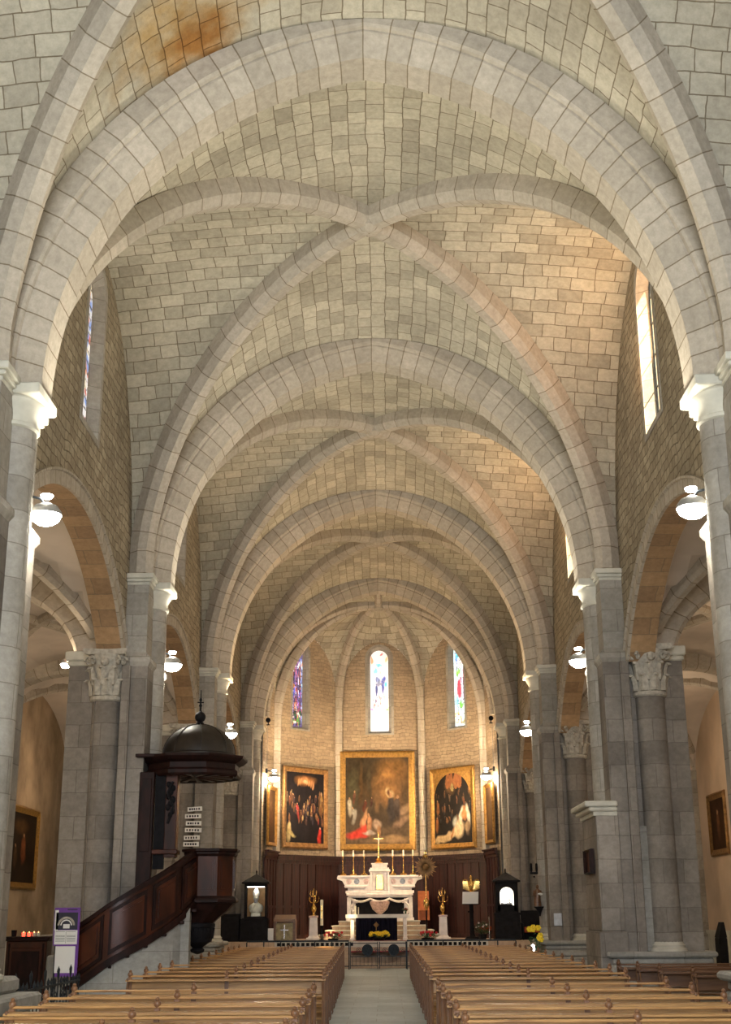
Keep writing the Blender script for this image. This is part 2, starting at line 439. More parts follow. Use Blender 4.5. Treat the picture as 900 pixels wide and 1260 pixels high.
# ---- floor
g = G(); g.add([(-11, -5, 0), (11, -5, 0), (11, 46.2, 0), (-11, 46.2, 0)], [(0, 1, 2, 3)])
struct(g, 'floor', M['floor'])

# ---- nave walls with arcade openings and clerestory windows
WIN = {}
def arch_z(side):
    za = 8.10 if side < 0 else 7.85
    return lambda yc: (lambda y: za - (5.5 - math.sqrt(5.5**2 - (y-yc)**2)))
WY0, WY1, WZ0, WZS, WZT = 19.70-19.95, 20.88-19.95, 9.5, 12.0, 12.58
def round_top(a, b, zs, zt):
    c = (a+b)/2; r = (b-a)/2
    return lambda y: zs + (zt-zs)*math.sqrt(max(0, 1-((y-c)/r)**2))
for side in (-1, 1):
    nm = 'left' if side < 0 else 'right'
    g = G(); ops = []
    af = arch_z(side)
    for k, yc in enumerate(BAYC):
        ops.append((yc-4.02, yc+4.02, (lambda y: 0.0), af(yc)))
        if k >= 2:
            a, b = yc+WY0, yc+WY1
            ops.append((a, b, (lambda y: WZ0), round_top(a, b, WZS, WZT)))
    pops = [(yk-.73, yk+.73, (lambda y: 0.0), (lambda y: 6.3)) for yk in PY[1:]]
    wall_face(g, lambda s, z: (side*XW, s, z), frange(-5, 45.44, 40), 0, lambda s: 13.6, ops + pops)
    struct(g, 'wall_'+nm, M['wall'], 'rubble stone nave wall on the %s, pierced by arcade arches and slit windows' % nm)
    # aisle side of the same wall
    g = G()
    wall_face(g, lambda s, z: (side*XI, s, z), frange(-5, 46.1, 40), 0, lambda s: 9.0, [o for o in ops if o[2](o[0]+.1) == 0.0] + pops)
    struct(g, 'wall_%s_aisle_face' % nm, M['plaster'])
    # arcade arches: soffit + archivolt, one object each
    for k, yc in enumerate(BAYC):
        f = af(yc); ys = frange(yc-4.02, yc+4.02, 40); g = G(); u = 0
        for i in range(40):
            a, b = ys[i], ys[i+1]; du = math.hypot(b-a, f(b)-f(a))
            g.add([(side*XW, a, f(a)), (side*XI, a, f(a)), (side*XI, b, f(b)), (side*XW, b, f(b))], [(0, 1, 2, 3)],
                  [[(0, u), (.49, u), (.49, u+du), (0, u+du)]])
            u += du
        P = [Vector((side*XW, y, f(y))) for y in ys]; zc = f(yc)-5.5
        Nn = [(p-Vector((side*XW, yc, zc))).normalized() for p in P]
        g.sweep(P, Nn, Vector((-side, 0, 0)), [(-.02, -.002), (.035, -.002), (.035, .20), (.07, .215), (.07, .25), (-.02, .25)], mi=1)
        struct(g, 'trim_%d' % (10+k + (0 if side < 0 else 10)), [M['soffit'], M['arch']], 'arcade arch of the %s nave wall, %s bay from the altar' % (nm, ORD[4-k]))
    # clerestory windows
    for k in (2, 3, 4):
        yc = BAYC[k]; a, b = yc+WY0, yc+WY1
        rt = round_top(a, b, WZS, WZT); d = .20
        a2, b2 = a+.10, b-.12; rt2 = round_top(a2, b2, WZS-.05, WZT-.12)
        def outline(aa, bb, z0, r, x):
            L = [(side*x, aa, z0)]
            for i in range(17):
                y = (aa+bb)/2 - (bb-aa)/2*math.cos(PI*i/16); L.append((side*x, y, r(y)))
            return L + [(side*x, bb, z0)]
        g = G(); o1 = outline(a, b, WZ0, rt, XW); o2 = outline(a2, b2, WZ0+.22, rt2, XW+d)
        g.loft([o1, o2], closed=True)
        o3 = outline(a2, b2, WZ0+.22, rt2, XW+.32); g.loft([o2, o3], closed=True)
        # dressed stone surround, barely proud of the rubble
        cen = Vector((side*XW, (a+b)/2, 11.0))
        q = [Vector(p) for p in o1]; big = [Vector((side*XW, p.y + (.14 if p.y > cen.y else -.14)*(1 if abs(p.y-cen.y) > .3 else abs(p.y-cen.y)/.3), p.z + (.14 if p.z > 12.0 else (-.1 if p.z < 9.6 else 0)))) for p in q]
        ex = Vector((-side*.015, 0, 0))
        g.loft([q, [p+ex for p in q], [p+ex for p in big], big], closed=True)
        wn = 'window_%d' % (k-1 + (0 if side < 0 else 3))
        wo = struct(g, wn, M['pier'], 'narrow round-headed clerestory window high in the %s nave wall, %s bay before the altar' % (nm, ORD[4-k]))
        gg = G(); gl = outline(a2, b2, WZ0+.22, rt2, XW+d+.02)
        if side < 0:
            W, H = 20, 60; shp = []
            r = random.Random(k)
            for i in range(70):
                shp.append(('e', r.random(), r.random(), .06+.08*r.random(), .02+.03*r.random(), r.choice([(.9, .9, .95), (.5, .12, .08), (.75, .35, .2), (.2, .3, .6), (.9, .8, .6), (.85, .85, .9)]), .2, 0))
            for i in range(16): shp.append(('p', [(0, i/16), (1, i/16), (1, i/16+.012), (0, i/16+.012)], (.03, .03, .03)))
            img = paint_grid(24, 120, (.8, .78, .8), shp, seed=k)
            cv = canvas('stained_glass', b2-a2, WZT-.12-WZ0-.22, img, M['stained_dim'], wo, mask=lambda x, z: (x/((b2-a2)/2))**2 + (max(0, z-(WZS-.05-(WZ0+.22+WZT-.12)/2))/.5)**2 < 1.05 or z < .8)
            cv.rotation_euler = (0, 0, PI/2); cv.location = (side*(XW+d), (a2+b2)/2, (WZ0+.22+WZT-.12)/2)
        else:
            o = len(gg.v); gg.v += [tuple(p) for p in gl]; gg.face(list(range(o, o+len(gl))))
            gg.build('pane', M['clear'], wo)
            fr = G()
            fr.tube([Vector(p)+Vector((0, 0, 0)) for p in outline(a2+.02, b2-.02, WZ0+.24, round_top(a2+.02, b2-.02, WZS-.05, WZT-.14), XW+d)], .02, 5, closed=True)
            for z in (10.3, 10.9, 11.5, 12.0): fr.cyl((side*(XW+d), a2, z), (side*(XW+d), b2, z), .012, n=5)
            fr.build('leaded_bars', M['iron'], wo)

# ---- aisle outer walls, vaults, cross arches
AX = 10.8
for side in (-1, 1):
    nm = 'left' if side < 0 else 'right'
    g = G(); g.add([(side*AX, -5, 0), (side*AX, 46.1, 0), (side*AX, 46.1, 9), (side*AX, -5, 9)], [(0, 1, 2, 3)])
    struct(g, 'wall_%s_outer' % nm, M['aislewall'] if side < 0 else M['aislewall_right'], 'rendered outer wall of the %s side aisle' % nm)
    g = G(); g.add([(side*AX, 46.1, 0), (side*XI, 46.1, 0), (side*XI, 46.1, 8.6), (side*AX, 46.1, 8.6)], [(0, 1, 2, 3)]); struct(g, 'wall_%s_aisle_end' % nm, M['aislewall'])
    g = G(); g.add([(side*AX, -5, 0), (side*XW, -5, 0), (side*XW, -5, 8.6), (side*AX, -5, 8.6)], [(0, 1, 2, 3)]); struct(g, 'wall_%s_aisle_front' % nm, M['aislewall'])
    g = G()
    g.box(side*(AX-.10), side*(AX+.02), -5, 45.1, .92, 1.04); g.box(side*(AX-.06), side*(AX+.02), -5, 45.1, 0, .92)
    struct(g, 'baseboard_'+nm, M['trim'], 'stone plinth course along the %s aisle wall' % nm)
    for k, yc in enumerate(BAYC):
        g = G(); n = 14; xc = (XI+AX)/2; hx = (AX-XI)/2; hy = 4.72
        tt = [-math.cos(PI*i/n) for i in range(n+1)]
        for i in range(n):
            for j in range(2*n):
                us = [tt[i], tt[i+1]]; vs = [-math.cos(PI*j/(2*n)), -math.cos(PI*(j+1)/(2*n))]
                V = []
                for (u_, v_) in ((us[0], vs[0]), (us[1], vs[0]), (us[1], vs[1]), (us[0], vs[1])):
                    t = min(abs(u_), abs(v_)); V.append((side*(xc+u_*hx), yc+v_*hy, 6.0 + 2.4*math.sqrt(1-min(1, t)**2)))
                g.add(V, [(0, 1, 2, 3)], [[(p[0], p[1]) for p in V]])
        struct(g, 'ceiling_%s_aisle_%d' % (nm, k+1), M['plaster'], smooth=35)
        # diagonal ribs of the aisle vault
        for (s1, s2) in ((1, 1), (1, -1)):
            P = []; Nn = []
            for i in range(25):
                t = -math.cos(PI*i/24)*.93; P.append(Vector((side*(xc+t*s1*hx), yc+t*s2*hy, 6.0+2.4*math.sqrt(1-t*t)-.16))); 
            d = Vector((side*s1*hx, s2*hy, 0)).normalized(); B = d.cross(Vector((0, 0, 1)))
            for i in range(25):
                a_ = P[max(0, i-1)]; b_ = P[min(24, i+1)]; T = (b_-a_).normalized(); Nn.append(B.cross(T)*(1 if B.cross(T).z >= 0 else -1))
            gr = G(); gr.sweep(P, Nn, B, [(-.07, 0), (.07, 0), (.13, .08), (.13, .3), (-.13, .3), (-.13, .08)])
            struct(gr, 'trim_%d' % (40 + k*4 + (0 if side < 0 else 2) + (0 if s2 > 0 else 1)), M['rib'])
    for k, yk in enumerate(PY):
        xc = (5.85+AX)/2; hx = (AX-5.85)/2+.0; P = []; Nn = []
        for i in range(25):
            a = PI*i/24; P.append(Vector((side*(xc-math.cos(a)*hx), yk, 6.2+math.sin(a)*1.75))); Nn.append(Vector((-side*math.cos(a), 0, math.sin(a))).normalized())
        g = G(); g.sweep(P, Nn, Vector((0, 1, 0)), [(-.22, 0), (.22, 0), (.32, .08), (.32, .9), (-.32, .9), (-.32, .08)])
        struct(g, 'trim_%d' % (60+k+(0 if side < 0 else 5)), M['arch'], 'low cross arch of the %s aisle' % nm, smooth=30)
        g = G(); g.box(side*(AX-.3), side*AX, yk-.33, yk+.33, 0, 6.1); g.box(side*(AX-.38), side*AX, yk-.38, yk+.38, 6.05, 6.22); g.box(side*(AX-.42), side*AX, yk-.4, yk+.4, 0, .95)
        struct(g, 'trim_%d' % (70+k+(0 if side < 0 else 5)), M['pier'], 'flat wall pilaster of the %s aisle' % nm)

# ---- west wall behind the camera, its large opening added for the fill light
g = G(); wall_face(g, lambda s, z: (s, -5, z), frange(-5, 5, 10), 0, lambda s: 14.2, [(-3.8, 3.8, lambda y: 2.2, round_top(-3.8, 3.8, 8.0, 12.2))])
struct(g, 'wall_front', M['wall'], 'unseen west wall with a large opening added for the fill light')

# ---- nave vault
HA, HB = 4.78, 4.5
def web(u, v):
    t = min(abs(u), abs(v)); m = max(abs(u), abs(v)); t = min(1, t/.97)
    return 7.9 + 5.15*math.sqrt(max(0, 1-t*t)) + .30*(1-m*m)
ARC = [0.0]
for i in range(1, 201):
    t0, t1 = (i-1)/200, i/200
    f = lambda t: 5.15*math.sqrt(max(0, 1-min(1, t/.97)**2))
    ARC.append(ARC[-1] + math.hypot(4.65*(t1-t0), f(t1)-f(t0)))
def arcl(t):
    q = abs(t)*200; i = min(199, int(q)); return (ARC[i]+(ARC[i+1]-ARC[i])*(q-i))*(1 if t >= 0 else -1)
for k, yc in enumerate(BAYC):
    g = G(); n = 22
    ts = [math.sin(PI/2*i/n) for i in range(-n, n+1)]
    rs_ = frange(0, 1, 14)
    for cell in range(4):
        o = len(g.v); rows = []
        for r in rs_:
            for s_ in ts:
                if cell == 0: u_, v_ = r, r*s_
                elif cell == 1: u_, v_ = -r, r*s_
                elif cell == 2: u_, v_ = r*s_, r
                else: u_, v_ = r*s_, -r
                x, y = u_*HA, yc+v_*HB
                uvq = (x, arcl(v_)) if cell < 2 else (y, arcl(u_))
                g.v.append((x, y, web(u_, v_))); rows.append(uvq)
        m = len(ts)
        for i in range(len(rs_)-1):
            for j in range(m-1):
                q = [i*m+j, i*m+j+1, (i+1)*m+j+1, (i+1)*m+j]
                if i == 0: q = [i*m+j, (i+1)*m+j+1, (i+1)*m+j]
                g.face([o+z for z in q], [rows[z] for z in q])
    struct(g, 'ceiling' if k == 0 else 'ceiling_%d' % k, M['vault_stained'] if k == 1 else M['vault'],
           'pale ashlar vault cells of the nave, %s bay from the altar' % ORD[4-k], smooth=25)
    # diagonal ribs
    for ri, (sx, sy) in enumerate(((1, 1), (-1, 1))):
        P = []; M_ = 40
        for i in range(-M_, M_+1):
            a = PI/2*i/M_; t = math.sin(a)*.965
            P.append(Vector((sx*t*HA, yc+sy*t*HB, web(t, t))))
        d = Vector((sx*HA, sy*HB, 0)).normalized(); B = d.cross(Vector((0, 0, 1))); Nn = []
        for i in range(len(P)):
            a_ = P[max(0, i-1)]; b_ = P[min(len(P)-1, i+1)]; T = (b_-a_).normalized(); q = B.cross(T)
            Nn.append(q if q.z > 0 or abs(q.z) < .2 and True else -q)
        c_ = Vector((0, yc, 8))
        P = [Vector((P[0].x, P[0].y, 7.9))] + P + [Vector((P[-1].x, P[-1].y, 7.9))]; Nn = [-d] + Nn + [d]
        Nn[1] = -d; Nn[-2] = d
        Nn = [q if (q.dot(P[i]-c_) > 0) else -q for i, q in enumerate(Nn)]
        g = G(); g.sweep(P, Nn, B, [(-.09, -.34), (.09, -.34), (.20, -.20), (.20, .08), (-.20, .08), (-.20, -.20)])
        struct(g, 'trim_%d' % (100+k*3+ri), M['rib'], 'chamfered diagonal vault rib of the nave, %s bay from the altar, rising %s' % (ORD[4-k], 'towards the right' if sx > 0 else 'towards the left'), smooth=20)
    g = G(); g.lathe([(.02, 12.96), (.15, 12.97), (.24, 13.03), (.24, 13.3)], c=(0, yc, 0), n=8)
    struct(g, 'trim_%d' % (102+k*3), M['rib'], 'small round keystone where the ribs cross, %s bay from the altar' % ORD[4-k], smooth=40)

# ---- transverse arches
def pointed(c, R, z0, n=26):
    P, Nn = [], []
    amax = math.acos(c/R)
    for i in range(n+1):
        a = amax*i/n; P.append((R*math.cos(a)-c, z0+R*math.sin(a))); Nn.append((math.cos(a), math.sin(a)))
    right = list(zip(P, Nn)); left = [((-p[0], p[1]), (-q[0], q[1])) for p, q in right[:-1]]
    mid = (right[-1][0], (0, 1/math.sin(amax)))
    return right[:-1] + [mid] + left[::-1]
for k, yk in enumerate(PY):
    pts = pointed(.784, 4.834, 7.88)
    P = [Vector((p[0], yk, p[1])) for p, q in pts]; Nn = [Vector((q[0], 0, q[1])) for p, q in pts]
    g = G(); g.sweep(P, Nn, Vector((0, 1, 0)), [(-.25, 0), (.25, 0), (.45, .26), (.45, .29), (.50, .305), (.53, .34), (.53, 1.25), (-.53, 1.25), (-.53, .34), (-.50, .305), (-.45, .29), (-.45, .26)])
    lab = ['', 'nearest and largest, across the top of the view', 'second from the camera, springing from the pier with the pulpit', 'third from the camera', 'farthest, framing the apse'][k]
    struct(g, 'trim_%d' % (130+k), M['arch'], 'broad pointed transverse arch of pale voussoirs' + (', ' + lab if lab else ''), smooth=20)

# ---- apse
APB = Vector((0, 46.6, 12.65))
AV = [(-4.12, 45.45, 8.3), (-3.82, 47.0, 8.3), (-1.62, 49.4, 9.0), (1.62, 49.4, 9.0), (3.82, 47.0, 8.3), (4.12, 45.45, 8.3)]
def apse_window(i):
    # (s0, s1, z0, zs, zt) opening on wall i measured along the wall, glass inset
    return {1: (.86, 1.66, 8.2, 11.1, 11.5), 2: (1.62-.46, 1.62+.44, 8.2, 11.1, 11.55), 3: (3.26-1.80, 3.26-.98, 8.2, 11.1, 11.5)}.get(i)
def walltop(i, s, L):
    a, b = AV[i], AV[i+1]; q = 2*s/L-1; zs = a[2] + (b[2]-a[2])*s/L
    top = 11.75 if L > 2 else 10.3
    return zs + (top-zs)*max(0, 1-q*q)**.5
for i in range(5):
    a, b = Vector(AV[i][:2]), Vector(AV[i+1][:2]); L = (b-a).length; d = (b-a)/L
    nrm = Vector((d.y, -d.x))                      # points into the room
    if (Vector((0, 46.6))-a).dot(nrm) < 0: nrm = -nrm
    to3 = lambda s, z, a=a, d=d: (a.x+d.x*s, a.y+d.y*s, z)
    ops = []
    W_ = apse_window(i)
    if W_: ops = [(W_[0], W_[1], (lambda y, W_=W_: W_[2]), round_top(W_[0], W_[1], W_[3], W_[4]))]
    g = G(); wall_face(g, to3, [L*(1-math.cos(PI*j/24))/2 for j in range(25)], 0, lambda s: walltop(i, s, L), ops, uvo=i*3.3)
    struct(g, ['wall_apse_side_left', 'wall_apse_left', 'wall_back', 'wall_apse_right', 'wall_apse_side_right'][i], M['apse'], 'rough stone apse wall behind the altar' if i == 2 else None)
    # vault cell above this wall
    g = G(); ns, nr = 20, 12; o = 0; rows = []
    for r in range(nr+1):
        for s in range(ns+1):
            ss = L*(1-math.cos(PI*s/ns))/2; rr = math.sin(PI/2*r/nr); rr = 1-math.cos(PI/2*r/nr)
            x, y, z = to3(ss, walltop(i, ss, L)); t = rr
            hz = z + (APB.z-z)*math.sqrt(max(0, 1-(1-t)**2))
            g.v.append((x+(APB.x-x)*t, y+(APB.y-y)*t, hz)); rows.append((ss+i*3, hz*1.3))
    for r in range(nr):
        for s in range(ns):
            q = [r*(ns+1)+s, r*(ns+1)+s+1, (r+1)*(ns+1)+s+1, (r+1)*(ns+1)+s]
            g.face(q, [rows[z] for z in q])
    struct(g, 'ceiling_apse_%d' % (i+1), M['vault'], smooth=30)
    # window
    if W_:
        s0, s1, z0, zs, zt = W_; ins = {1: .10, 2: .10, 3: .10}[i]; dep = .22
        def outl(sa, sb, zb, zsp, ztt, dd):
            L_ = [to3(sa, zb)]; f = round_top(sa, sb, zsp, ztt)
            for j in range(17):
                s = (sa+sb)/2-(sb-sa)/2*math.cos(PI*j/16); L_.append(to3(s, f(s)))
            L_.append(to3(sb, zb)); return [Vector(p)-Vector((nrm.x, nrm.y, 0))*dd for p in L_]
        g = G(); A = outl(s0, s1, z0, zs, zt, 0); Bq = outl(s0+ins, s1-ins, z0+.10, zs, zt-.1, dep); C_ = outl(s0+ins, s1-ins, z0+.10, zs, zt-.1, dep+.3)
        g.loft([A, Bq], closed=True); g.loft([Bq, C_], closed=True)
        ex = Vector((nrm.x, nrm.y, 0))*.012
        A2 = outl(s0-.10, s1+.10, z0-.06, zs, zt+.1, 0)
        g.loft([A, [p+ex for p in A], [p+ex for p in A2], A2], closed=True)
        wo = struct(g, 'window_%d' % (6+i), M['pier'], ['', 'left stained-glass lancet of the apse, mostly dark blue and purple', 'central stained-glass lancet of the apse with a pale background', 'right stained-glass lancet of the apse, red, blue and green'][i])
        wid, hei = (s1-s0-2*ins), (zt-.1-z0-.1)
        R_ = random.Random(40+i); shp = []
        if i == 2:
            base = (1, 1, 1)
            shp += [('e', .5, .12, .5, .08, (1, .93, .9), .5, 0), ('e', .1, .12, .08, .04, (1, .35, .2), .3, 0), ('e', .9, .12, .08, .04, (1, .5, .3), .3, 0), ('e', .62, .05, .1, .02, (.9, .2, .2), .3, 0), ('e', .5, .19, .2, .02, (.2, .8, .9), .3, 0), ('e', .3, .25, .13, .03, (.3, .8, .9), .3, 0),
                    ('e', .42, .36, .14, .05, (.25, .3, .5), .3, .2), ('e', .72, .38, .13, .05, (.12, .15, .5), .3, -.3), ('e', .5, .42, .25, .02, (.3, .3, .4), .3, 0), ('e', .35, .5, .07, .07, (.1, .12, .3), .25, 0), ('e', .7, .47, .06, .06, (.08, .1, .4), .25, 0), ('e', .85, .44, .07, .03, (.1, .7, .8), .3, 0),
                    ('e', .5, .5, .08, .06, (.65, .7, .85), .3, 0), ('e', .55, .28, .04, .02, (.8, .6, .5), .3, 0)]
            for j in range(26): shp.append(('e', .15+.7*R_.random(), .56+.14*R_.random(), .03+.06*R_.random(), .006+.012*R_.random(), R_.choice([(.25, .2, .3), (.5, .3, .3), (.4, .4, .45), (.8, .4, .2), (.15, .2, .3)]), .3, R_.random()*3))
            shp += [('e', .08, .73, .08, .015, (.7, .3, .6), .3, 0), ('e', .92, .73, .07, .015, (.2, .6, .1), .3, 0), ('e', .55, .745, .2, .008, (.4, .4, .5), .3, 0)]
            lead = (.35, .35, .38)
        elif i == 1:
            base = (.10, .08, .22)
            for j in range(110): shp.append(('e', R_.random(), R_.random()*.86, .05+.10*R_.random(), .012+.02*R_.random(), R_.choice([(.25, .08, .1), (.45, .08, .1), (.12, .14, .6), (.5, .4, .8), (.75, .8, 1), (.6, .25, .1), (.08, .05, .12), (.05, .05, .08), (.5, .2, .45), (.3, .5, .8)]), .2, R_.random()*3))
            for j in range(30): shp.append(('e', R_.random(), .82+.16*R_.random(), .06+.08*R_.random(), .01+.012*R_.random(), R_.choice([(.1, .25, .05), (.5, .12, .05), (.03, .04, .03), (.8, .8, .6), (.05, .1, .05)]), .2, 0))
            lead = (.02, .02, .02)
        else:
            base = (.75, .92, 1.0)
            shp += [('e', .5, .16, .42, .09, (.25, .5, 1), .2, 0), ('e', .55, .12, .3, .05, (.1, .8, .9), .2, 0), ('e', .5, .22, .2, .06, (1, .75, .7), .2, 0), ('e', .5, .2, .1, .03, (1, .95, .95), .2, 0),
                    ('e', .85, .4, .16, .12, (.35, .03, .12), .2, 0), ('e', .42, .55, .16, .12, (.85, .08, .12), .2, .05), ('e', .3, .36, .12, .04, (.3, .7, .1), .2, 0), ('e', .45, .33, .1, .03, (.25, .6, .15), .2, 0),
                    ('e', .62, .42, .14, .08, (.95, .95, 1), .2, 0), ('e', .6, .45, .08, .03, (.3, .05, .2), .2, .5), ('e', .7, .6, .1, .1, (.8, .8, .95), .2, 0), ('e', .55, .75, .16, .035, (.2, .75, .1), .2, 0), ('e', .88, .62, .1, .12, (.1, .05, .3), .2, 0), ('e', .2, .7, .18, .07, (.3, .75, 1), .3, 0)]
            for j in range(34): shp.append(('e', R_.random(), .83+.14*R_.random(), .05+.07*R_.random(), .008+.014*R_.random(), R_.choice([(.9, .5, .25), (.8, .8, .4), (.6, .8, .7), (1, .9, .7), (.6, .6, .3)]), .2, 0))
            lead = (.04, .05, .07)
        for zq in ((.19, .38, .57, .77) if i == 2 else (.1, .3, .5, .7, .8)): shp.append(('p', [(0, zq), (1, zq), (1, zq+.006), (0, zq+.006)], lead))
        if i != 2:
            for xq in (.25, .5, .75): shp.append(('p', [(xq, .0), (xq+.03, 0), (xq+.03, 1), (xq, 1)], lead))
            for j in range(22): shp.append(('p', [(0, j/22), (1, j/22+.01), (1, j/22+.014), (0, j/22+.004)], lead))
        img = paint_grid(30, 130, base, shp, grain=.1, seed=i)
        if i == 2: img[int(.78*130):, :, :] = np.maximum(img[int(.78*130):, :, :], .93)
        hw, r0 = wid/2, (zs - (z0+.1+zt-.1)/2)
        cv = canvas('stained_glass', wid, hei, img, M['stained_pale'] if i == 2 else M['stained'], wo, mask=lambda x, z: z < r0 or (x/hw)**2 + ((z-r0)/(hei/2-r0))**2 < 1.08)
        cpt = Vector(to3((s0+s1)/2, (z0+.1+zt-.1)/2))-Vector((nrm.x, nrm.y, 0))*dep
        cv.location = cpt; cv.rotation_euler = (0, 0, math.atan2(-nrm.x, nrm.y)+PI)
# front cell between chancel arch and boss
g = G(); rows = []; ns, nr = 30, 8
for r in range(nr+1):
    for s in range(ns+1):
        q = -math.cos(PI*s/ns); x, y, z = 4.12*q, 45.45, 8.3+4.62*math.sqrt(max(0, 1-q*q)); t = r/nr
        hz = z+(APB.z-z)*math.sqrt(max(0, 1-(1-t)**2)); g.v.append((x*(1-t), y+(APB.y-y)*t, hz)); rows.append((y+(APB.y-y)*t, 8*q))
for r in range(nr):
    for s in range(ns):
        q = [r*(ns+1)+s, r*(ns+1)+s+1, (r+1)*(ns+1)+s+1, (r+1)*(ns+1)+s]; g.face(q, [rows[z] for z in q])
struct(g, 'ceiling_apse_front', M['vault'], smooth=30)
def apse_rib(i, pt, zs, stilt=True):
    P = []; A = Vector((pt[0], pt[1], 0)); d = (A-Vector((0, APB.y, 0))).normalized(); B = d.cross(Vector((0, 0, 1)))
    for j in range(25):
        t = math.sin(PI/2*j/24); P.append(Vector((APB.x+(A.x-APB.x)*t, APB.y+(A.y-APB.y)*t, zs+(APB.z-zs)*math.sqrt(max(0, 1-t*t)))))
    Nn = []
    for j in range(25):
        T = (P[min(24, j+1)]-P[max(0, j-1)]).normalized(); q = B.cross(T); Nn.append(q if q.dot(d)+q.z > 0 else -q)
    if stilt: P += [Vector((A.x, A.y, zz)) for zz in (8.0, 3.6)]; Nn += [d, d]; Nn[24] = d
    g = G(); g.sweep(P, Nn, B, [(-.06, -.22), (.06, -.22), (.14, -.12), (.14, .1), (-.14, .1), (-.14, -.12)])
    struct(g, 'trim_%d' % (140+i), M['rib'], ['rib of the apse vault running to the left side wall', 'rib of the apse vault coming down left of the central window', 'rib of the apse vault coming down right of the central window', 'rib of the apse vault running to the right side wall', 'rib of the apse vault against the chancel arch, left', 'rib of the apse vault against the chancel arch, right'][i], smooth=20)
apse_rib(0, AV[1], 8.3); apse_rib(1, AV[2], 9.0); apse_rib(2, AV[3], 9.0); apse_rib(3, AV[4], 8.3)
apse_rib(4, AV[0], 8.3, False); apse_rib(5, AV[5], 8.3, False)
g = G(); g.sweep([Vector((0, 45.3, 12.9)), Vector((0, 46.0, 12.78)), Vector((0, 46.6, 12.6))], [Vector((0, 0, 1))]*3, Vector((1, 0, 0)), [(-.06, -.22), (.06, -.22), (.14, -.1), (.14, .2), (-.14, .2), (-.14, -.1)])
g.lathe([(.02, 12.34), (.14, 12.34), (.22, 12.42), (.24, 12.7)], c=(0, 46.6, 0), n=8)
struct(g, 'trim_146', M['rib'], 'short ridge rib and keystone of the apse vault', smooth=30)
# filler walls between last arch and apse side
g = G()
for side in (-1, 1):
    g.add([(side*4.0, 45.98, 0), (side*5.9, 45.98, 0), (side*5.9, 45.98, 14), (side*4.0, 45.98, 14)], [(0, 1, 2, 3)])
struct(g, 'wall_apse_return', M['pier'])

# ================================================================= PIERS
def capital_lathe(g, cx, cy, z0, z1, r0, r1, n=20):
    h = z1-z0
    g.lathe([(r0*1.02, z0-.05), (r0*1.12, z0-.03), (r0*1.12, z0), (r0*1.0, z0+.02), (r0*1.02, z0+h*.35), (r0*1.12, z0+h*.65), (r1, z0+h*.9), (r1, z1)], c=(cx, cy, 0), n=n)
def corinthian(g, cx, cy, z0, z1, r, seed=0):
    h = z1-z0
    g.lathe([(r*.98, z0-.10), (r*1.10, z0-.07), (r*1.10, z0-.01), (r*.98, z0), (r*1.0, z0+h*.4), (r*1.1, z0+h*.7), (r*1.32, z0+h*.86), (r*1.32, z0+h*.9)], c=(cx, cy, 0), n=20)
    for row, (zb, hh, off) in enumerate(((z0, h*.42, 0), (z0+h*.22, h*.48, .5))):
        for j in range(9):
            a = 2*PI*(j+off)/9; ca, sa = math.cos(a), math.sin(a); loops = []
            for q in range(7):
                t = q/6; rr = r*1.02 + r*.10*t + (r*.38*max(0, t-.55)**1.2*2); zz = zb + hh*(t if t < .85 else .85-(t-.85)*.8)
                wq = r*.34*(1-.55*t**2)*(1+.25*math.sin(t*18))
                th = .05
                c_ = (cx+rr*ca, cy+rr*sa)
                loops.append([(c_[0]-sa*wq, c_[1]+ca*wq, zz), (c_[0]+ca*th, c_[1]+sa*th, zz+.01), (c_[0]+sa*wq, c_[1]-ca*wq, zz), (c_[0]-ca*.03, c_[1]-sa*.03, zz-.01)])
            g.loft(loops, cap=True)
    for j in range(4):
        a = PI/4+j*PI/2
        for dd in (-.16, .16):
            aa = a+dd; pts = []
            for q in range(12):
                t = q/11; ph = t*PI*2.2; rad = .085*(1-t*.75)
                rr = r*1.45 + rad*math.cos(ph); pts.append((cx+rr*math.cos(aa), cy+rr*math.sin(aa), z0+h*.74+rad*math.sin(ph)))
            g.tube(pts, .03, 5)
    g.sphere((cx, cy-r*1.25, z0+h*.72), .085, 8)
    s = r*1.5
    poly = []
    for j in range(4):
        a = PI/4+j*PI/2; b = a+PI/2
        p0 = Vector((math.cos(a), math.sin(a)))*s*1.28; p1 = Vector((math.cos(b), math.sin(b)))*s*1.28
        for q in range(5):
            t = q/5; p = p0.lerp(p1, t); p -= p.normalized()*.09*math.sin(PI*t); poly.append((cx+p.x, cy+p.y))
    g.loft([[(x, y, z0+h*.88) for x, y in poly], [(cx+(x-cx)*1.06, cy+(y-cy)*1.06, z0+h*.93) for x, y in poly], [(cx+(x-cx)*1.06, cy+(y-cy)*1.06, z1) for x, y in poly]], cap=True)

